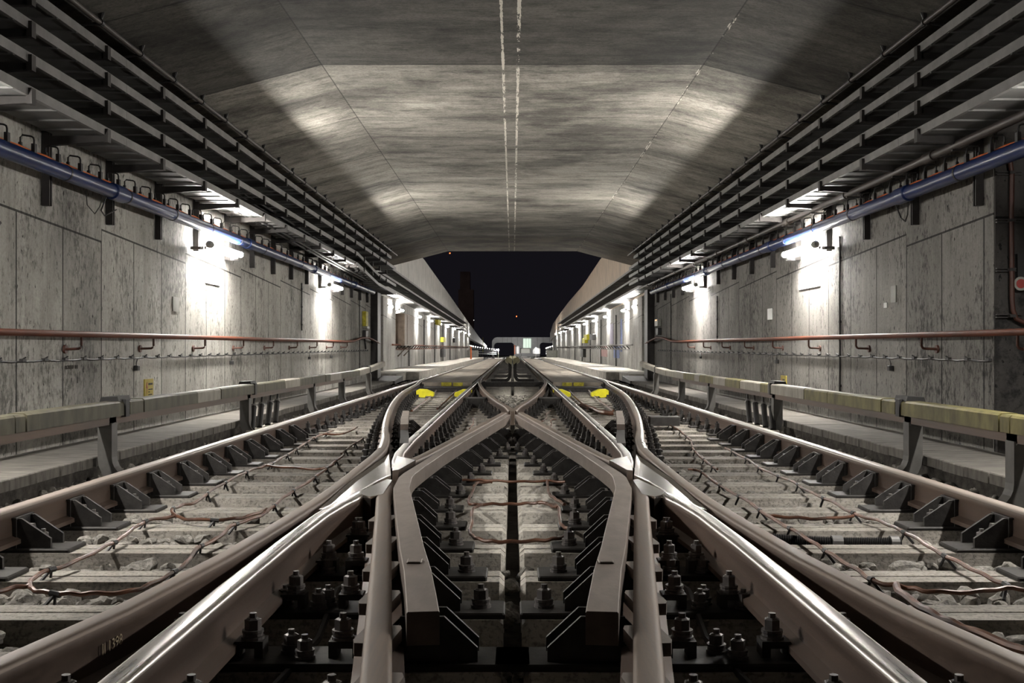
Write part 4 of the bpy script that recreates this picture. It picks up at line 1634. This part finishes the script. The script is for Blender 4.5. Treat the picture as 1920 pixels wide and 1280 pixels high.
cable_run([(640, 850), (655, 838), (680, 822), (690, 812), (710, 800)][:3], 'short black cable near the kink of the left rail', .012)
cable_run(z2([(1180, 365), (1200, 350), (1290, 345), (1340, 320)], 0, 640, 2), 'small dark cable far along the left track', .012, False)
# right track
cable_run(z2([(20, 480), (60, 485), (140, 540), (230, 590), (330, 660), (420, 710), (500, 760), (560, 800), (660, 860), (720, 900), (800, 915)], 1280, 640, 2), 'long brown twisted cable on the centre side of the right track')
cable_run(z2([(160, 400), (240, 440), (300, 480), (400, 520), (480, 565), (560, 600), (640, 645), (730, 670), (800, 700), (880, 740), (950, 785), (1040, 830), (1140, 880), (1215, 915)], 1280, 640, 2), 'long brown twisted cable on the wall side of the right track')
cable_run(z2([(800, 915), (860, 925), (940, 938), (1100, 938), (1215, 925), (1320, 935)], 1280, 640, 2), 'dark cable crossing between the strands at the near end of the right track', .013, False)
cable_run(z2([(800, 912), (820, 945), (920, 1010), (1000, 1050), (1100, 1090), (1300, 1165)], 1280, 640, 2), 'brown cable running off towards the lower right frame corner', .014, False)
cable_run(z2([(330, 655), (420, 660), (520, 665), (640, 655)], 1280, 640, 2), 'short dark cable crossing the middle of the right track', .010, False)
cable_run([(1225, 785), (1262, 800), (1292, 822), (1300, 842), (1320, 862), (1345, 880)], 'black cable beside the kinked right rail')
# middle loop
cable_run(z2([(680, 120), (760, 119), (850, 122), (1000, 128), (1150, 125), (1260, 130)], 640, 860, 3), 'dark cable across the centre sleepers behind the bright loop', .011, False)
cable_run(z2([(850, 132), (775, 133), (748, 150), (745, 170), (722, 215), (715, 240), (740, 257), (850, 254), (950, 254), (1050, 250), (1130, 246), (1175, 262), (1215, 275)], 640, 860, 3), 'upper bright copper-coloured cable loop on the centre sleepers', .013, False)
cable_run(z2([(790, 258), (745, 275), (733, 310), (735, 360), (722, 400), (735, 430), (770, 450), (850, 464), (950, 466), (1100, 460), (1200, 450), (1270, 430), (1290, 410), (1270, 390), (1238, 370), (1228, 320), (1222, 275), (1190, 256), (1110, 247)], 640, 860, 3), 'lower bright copper-coloured cable loop on the centre sleepers', .013, False)
cable_run(z2([(1158, 126), (1162, 160), (1168, 195), (1190, 215), (1225, 238), (1255, 258)], 640, 860, 3), 'short copper-coloured cable right of the bright loop', .012, False)
cable_run(z2([(370, 670), (380, 700), (375, 760), (340, 800), (320, 830)], 840, 700, 8), 'thin pale pink cable between the rails left of the centre crossing', .012, False)
cable_run(z2([(1540, 560), (1480, 600), (1480, 640), (1470, 680), (1410, 715)], 840, 700, 8), 'thin pale cable between the rails right of the centre crossing', .012, False)
cable_run(z2([(1620, 690), (1545, 700), (1555, 760), (1530, 800), (1490, 810)], 840, 700, 8), 'second thin pale cable right of the centre crossing', .012, False)
for nm, pts in (('left track, wall-side strand', [(812, 752), (793, 775), (772, 800)]), ('left track, centre-side strand', [(858, 748), (838, 768), (820, 790), (812, 800)])):
    pass
for s in (-1, 1):
    for j, pts in enumerate(([(820, 730), (805, 745), (790, 757), (772, 770)], [(860, 727), (845, 743), (832, 755), (820, 766)])):
        q = [((u if s < 0 else 1922 - u), v) for u, v in pts]
        cable_run(q, 'thin dark cable past the %s check rail, %s strand' % (SIDE(s), ('wall-side', 'centre-side')[j]), .016, False)
cable_run([(1090, 760), (1108, 765), (1130, 773), (1150, 774)], 'thick brown hose lying across the right track beyond the kink', .035, False)
t = thing('corrugated_hose', 'black ribbed hose with a metal clamp between two sleepers of the right track', 'hose')
p0, p1 = ground(1440, 1010, -.20), ground(1690, 1018, -.20)
pts, rr = [], []
n = 150
for i in range(n + 1):
    f = i / n
    p = [a + (b - a) * f for a, b in zip(p0, p1)]
    pts.append((p[0], p[1] + .0, p[2] - .008 * math.sin(PI * f)))
    rr.append(.030 if i % 2 else .024)
MB().tube(pts, rr, 12).obj('hose', BLACK, t, smooth=False)
pc = pts[int(n * .52)]
MB().tube([(pc[0] - .025, pc[1], pc[2]), (pc[0] + .025, pc[1], pc[2])], .036, 16).obj('clamp', GALV, t)
pc = pts[int(n * .95)]
MB().tube([(pc[0] - .02, pc[1], pc[2]), (pc[0] + .02, pc[1], pc[2])], .035, 16).obj('cuff', GALV, t)
for s in (-1, 1):
    k = 1 if s < 0 else -1
    tag(MB().tube([(k * -.70, 2.2, gz(2.2, -.22)), (k * -.66, 2.8, gz(2.8, -.20)), (k * -.62, 3.4, gz(3.4, -.2)), (k * -.66, 4.0, gz(4, -.18)), (k * -.60, 4.5, gz(4.5, -.2))], .012, 6).obj('vee_cable', BLACK),
        'dark cable lying inside the near %s vee' % SIDE(s), 'cable', 'cables in the near vees')
# blue-grey arm on the right track
tag(MB().bbox(1.62, 1.98, 12.6, 12.75, gz(12.6, -.17), gz(12.6, -.06), .01).obj('drive_arm', IRON), 'dark metal arm on the sleepers inside the right outer rail', 'drive arm')

# ------------------------------------------------------------------ open ramp: fittings
t = thing('louvred_cabinet', 'brown louvred cabinet on an angle bracket on the open left wall', 'cabinet')
MB().bbox(-3.99, -3.66, 36.2, 39.5, LZ(.02), LZ(1.12), .02).obj('body', LOUVER, t)
m = MB()
for i in range(22):
    m.box(-3.665, -3.64, 37.0, 39.3, LZ(.08 + i * .046), LZ(.105 + i * .046))
m.obj('louvres', LOUVER, t)
m = MB()
m.tube([(-3.98, 37, LZ(-.35)), (-3.7, 37, LZ(-.05)), (-3.98, 37, LZ(-.05))], .03, 6)
m.tube([(-3.98, 39, LZ(-.35)), (-3.7, 39, LZ(-.05)), (-3.98, 39, LZ(-.05))], .03, 6)
m.obj('angle_bracket', LOUVER, t)
for (s, u, v0, v1, yy, mat, lab) in ((-1, 819, 595, 609, 56, YELDIRTY, 'small yellow box high on the open left wall'), (-1, 829, 632, 641, 60, YELLOW, 'bright yellow box in the middle of the open left wall'),
                                     (-1, 828, 654, 669, 60, BLACK, 'black cabinet standing at the foot of the open left wall'), (-1, 850, 633, 642, 72, BLACK, 'small black box on the open left wall past the yellow one'),
                                     (1, 1099, 634, 643, 57.5, YELLOW, 'yellow box, lower of two on the open right wall'), (1, 1102, 627, 637, 56, YELLOW, 'orange-yellow box, upper of two on the open right wall'),
                                     (1, 1114.5, 626, 637, 52, BLACK, 'small black box on the open right wall'), (1, 1095, 654, 669, 59, BLACK, 'black cabinet on legs at the foot of the open right wall')):
    za, zb_ = (649 - v1) * yy / F, (649 - v0) * yy / F
    x0, x1 = sorted((s * 3.99, s * 3.82))
    tag(MB().bbox(x0, x1, yy - 1.0, yy + 1.0, LZ(za), LZ(zb_), .02).obj('wall_box', mat), lab, 'box')
for s in (-1, 1):
    k = 1 if s < 0 else -1
    t = thing('cable_ladder', 'horizontal pale cable ladder along the open %s wall' % SIDE(s), 'cable ladder', group='cable ladders on the open walls')
    m = MB()
    m.tube([(-3.82, y, LZ(.05 - (y - 34) * .0016)) for y in (34, 60, 95)], .028, 6)
    m.tube([(-3.96, y, LZ(-.10 - (y - 34) * .0006)) for y in (34, 60, 95)], .028, 6)
    m.mirror(k).obj('side_rails', RED if s < 0 else GALV, t)
    rung = None
    for q in range(52):
        y = 36 + q * 1.12
        if rung is None:
            o = rung = MB().tube([(-3.82, 0, .05), (-3.96, 0, -.10)], .02, 5).mirror(k).obj('rung', STRUT, t)
        else:
            o = rung.copy()
            C.objects.link(o)
            o.parent = t
        o.location = (0, y, LZ(-(y - 34) * .0012))
    tag(MB().bbox(-3.9, -2.95, 92, 92.4, gz(92, .1), gz(92, .75), .03).mirror(k).obj('end_cabinet', GREYPL), 'dark grey cabinet closing the end of the open %s wall' % SIDE(s), 'cabinet')
    for q, y in enumerate((41, 48, 54.5, 61, 68)):
        tag(MB().tube([(k * -3.985, y, gz(y, .12)), (k * -3.985, y, LZ(1.2))], .035, 6).obj('wall_conduit', BLACK),
            '%s thin black upright cable past the mouth, open %s wall' % (nth(q + 1), SIDE(s)), 'cable', 'upright cables on the open walls')
# graffiti-like paint streaks on the open right wall stay plain colour patches
for i, (y, c, w, z0, z1) in enumerate(((41.0, (.16, .20, .38), 2.2, -.45, .0), (39.2, (.14, .17, .33), .5, -.2, 1.0), (46.5, (.42, .26, .25), 3.0, -.45, .0), (43, (.30, .27, .36), 1.4, .1, .9))):
    tag(MB().box(3.985, 4.0, y - w / 2, y + w / 2, LZ(z0), LZ(z1)).obj('paint_patch', M_simple('faded_paint_%s' % 'abcd'[i], c, .7, 0, .6, 5, 0, (1, 6, 1))),
        ('blue paint patch low on the open right wall', 'tall narrow dark blue paint streak on the open right wall', 'pink paint patch low on the open right wall', 'violet paint patch high on the open right wall')[i], 'paint')

tag(MB().tube([(-3.0, 60, gz(60, .1)), (-3.0, 60, LZ(.22))], .05, 8).obj('marker_post', ORANGE) if False else MB().tube([(-2.92, 75, gz(75, -.05)), (-2.92, 75, LZ(.0))], .055, 8).obj('marker_post', ORANGE),
    'slim orange marker post beside the left track in the distance', 'post')
# balustrades with lights further on
for s, ys in ((-1, [100 + 5 * i for i in range(13)]), (1, [108 + 7 * i for i in range(5)])):
    S = SIDE(s)
    k = 1 if s < 0 else -1
    def bx(y):
        return k * -(4.05 - (.0 if y < 110 else (y - 110) ** 1.5 * .0045 * (1 if s < 0 else -.4)))
    t = thing('balustrade', 'curving white balustrade in the distance on the %s' % S, 'balustrade', group='distant balustrades')
    m = MB()
    for z in (-.15, -.4, -.65):
        m.tube([(bx(y), y, LZ(z - (y - 100) * .009)) for y in ys], .06, 6)
    m.obj('rails', WHITE, t)
    m = MB()
    for y in ys:
        m.tube([(bx(y), y, LZ(-1.6)), (bx(y), y, LZ(-.05 - (y - 100) * .009))], .04, 6)
    m.obj('posts', GALV, t)
    for i, y in enumerate(ys):
        l = thing('balustrade_lamp', '%s glowing lamp along the distant %s balustrade' % (nth(i + 1), S), 'lamp', group='balustrade lamps')
        MB().tube([(bx(y), y - .3, LZ(.08 - (y - 100) * .009)), (bx(y), y + .3, LZ(.08 - (y - 100) * .009))], .06, 8).obj('tube', TUBEF, l)
        MB().tube([(bx(y), y, LZ(-.1 - (y - 100) * .009)), (bx(y), y, LZ(.05 - (y - 100) * .009))], .03, 6).obj('stem', GALV, l)

# ------------------------------------------------------------------ the building that spans the line
t = thing('station_building', 'pale panelled building spanning the tracks at the end of the view', 'building')
Y0, Y1 = 205.0, 212.0
u = .1025


def bp(px, py):
    return ((px - 961) * u, LZ((649 - py) * u))


def arcpts(cx, cy, r, a0, a1, n=6):
    return [(cx + r * math.cos(math.radians(a0 + (a1 - a0) * i / n)), cy + r * math.sin(math.radians(a0 + (a1 - a0) * i / n))) for i in range(n + 1)]


out = [(922.5, 668)] + [(x, y) for x, y in arcpts(932.5, 642, 10, 180, 270)] + [(1062, 632), (1062, 668)]
# openings cut from below (right one, then left one)
out += [(1046, 668)] + arcpts(1041, 648, 5, 0, -90) + arcpts(1018, 648, 6, -90, -180) + [(1012, 668)]
out += [(964, 668)] + arcpts(958, 648, 6, 0, -90) + arcpts(933, 649, 7, -90, -180) + [(926, 668)]
MB().prism([bp(*p) for p in out], Y0, Y1).obj('facade', CLAD, t)
m = MB()
for x in (942, 951, 959, 970, 979.5, 1007, 1018, 1030, 1041):
    a, b = bp(x, 632.5), bp(x + .5, 642 if x < 960 or x > 1012 else 660)
    m.box(a[0], b[0], Y0 - .06, Y0 + .05, b[1], a[1])
m.obj('panel_joints', GREYPL, t)
a, b = bp(980.5, 634.5), bp(996, 652)
w = MB().box(a[0], b[0], Y0 - .12, Y0 + .1, b[1], a[1]).obj('window', LITWIN, t)
w['label'] = 'greenish lit window'
m = MB()
for x in (980.5, 986, 991, 995.6):
    q0, q1 = bp(x, 634.5), bp(x + .5, 652)
    m.box(q0[0], q1[0], Y0 - .2, Y0 - .1, q1[1], q0[1])
m.obj('window_bars', CLAD, w)
# low structures in front of it
for (x0, x1, y0_, y1_, yy, mat, nm, lab, cat) in ((964, 966, 647, 664, 170, WOODB, 'door_post', 'narrow red-brown post before the distant building', 'post'),
                                                  (966, 974, 648, 663, 171, CLAD, 'shelter', 'small white hut before the distant building', 'hut'),
                                                  (975, 995, 652.5, 662, 172, GREYPL, 'shelter', 'low grey hut under the lit window', 'hut'),
                                                  (1001, 1013, 652, 663, 168, WHITE, 'shelter', 'long white roofed shelter right of the lit window', 'shelter')):
    f_ = yy / F
    tag(MB().bbox((x0 - 961) * f_, (x1 - 961) * f_, yy, yy + 6, LZ((649 - y1_) * f_), LZ((649 - y0_) * f_), .15).obj(nm, mat), lab, cat)
# globe lamps added at bright spots to light the huts and facade
for i, (x, zz) in enumerate(((-2.16, -.56), (3.55, -.36))):
    l = thing('forecourt_lamp', ('left-hand', 'right-hand')[i] + ' small globe lamp before the distant building', 'lamp', group='forecourt lamps')
    MB().add([(x + v.x * .13, 162 + v.y * .13, LZ(zz) + v.z * .13) for v in I1_V], I1_F).obj('globe', M_emit('globe_%d' % i, (1, .97, .92), 6000), l)
    MB().tube([(x, 162, LZ(-1.7)), (x, 162, LZ(zz - .10))], .05, 6).obj('post', GREYPL, l)  # post made only for the added lamp
l = thing('forecourt_lamp', 'small globe lamp behind the low huts, close to the distant building', 'lamp', group='forecourt lamps')  # extra globe added out of sight to brighten the facade
MB().add([(1.6 + v.x * .13, 193 + v.y * .13, LZ(-.85) + v.z * .13) for v in I1_V], I1_F).obj('globe', M_emit('globe_far', (1, .97, .92), 2200), l)
MB().tube([(1.6, 193, LZ(-1.9)), (1.6, 193, LZ(-.95))], .05, 6).obj('post', GREYPL, l)  # post made only for the added fill globe
# night skyline
m = MB()
m.box(-30.5, -22, 600, 612, 0, LZ(32))
m.box(-29.5, -24, 600, 611, LZ(32), LZ(42))
tag(m.obj('tower_block', M_simple('dark_tower', (.35, .28, .24), .9, 0, .2, .2, 0)), 'barely visible dark tower block against the night sky', 'building')
fl = bpy.data.lights.new('tower_floodlight', 'POINT')  # unseen point light added to lift the tower off the sky
fl.energy = 260
fl.color = (1, .75, .6)
fl.shadow_soft_size = 1
fo = bpy.data.objects.new('tower_floodlight', fl)
C.objects.link(fo)
fo.location = (-27, 575, 30)
for (x, z, yy, rr_, mat, lab) in ((968.5, 593, 300, .18, BEACON, 'tiny red beacon hanging in the night sky'), (888.5, 600, 300, .14, STARL, 'tiny white light in the night sky on the left'),
                                  (843.5, 474.5, 300, .2, BEACON, 'tiny red light right under the ceiling edge on the left')):
    m = MB()
    bmv = [(v * rr_) for v in I1_V]
    cx, cz = (x - 961) * yy / F, LZ((649 - z) * yy / F)
    m.add([(cx + v.x, yy + v.y, cz + v.z) for v in bmv], I1_F)
    tag(m.obj('sky_light', mat), lab, 'light')
tag(MB().tube([(-3.05, 110, LZ(-.6)), (-3.05, 110, LZ(.9))], .03, 6).obj('signal_mast', YELDIRTY), 'thin yellow mast before the distant building on the left', 'mast')

# ------------------------------------------------------------------ sky, camera, colour
w = bpy.data.worlds.new('night_sky')
bpy.context.scene.world = w
w.use_nodes = True
nt = w.node_tree
bg = nt.nodes['Background']
bg.inputs[0].default_value = (.0062, .0056, .0078, 1)
bg.inputs[1].default_value = 1.0

cam = bpy.data.cameras.new('camera')
cam.sensor_width = 36
cam.lens = F / 1920 * 36
cam.shift_y = 9 / 1920
cam.shift_x = -1 / 1920
cam.clip_start = .05
cam.clip_end = 2000
co = bpy.data.objects.new('camera', cam)
C.objects.link(co)
co.location = (0, 0, CAM_H)
co.rotation_euler = (PI / 2, 0, 0)
sc = bpy.context.scene
sc.camera = co
sc.view_settings.view_transform = 'Standard'
sc.view_settings.look = 'None'
sc.view_settings.gamma = 1
sc.view_settings.use_curve_mapping = False
sc.view_settings.exposure = 0.0
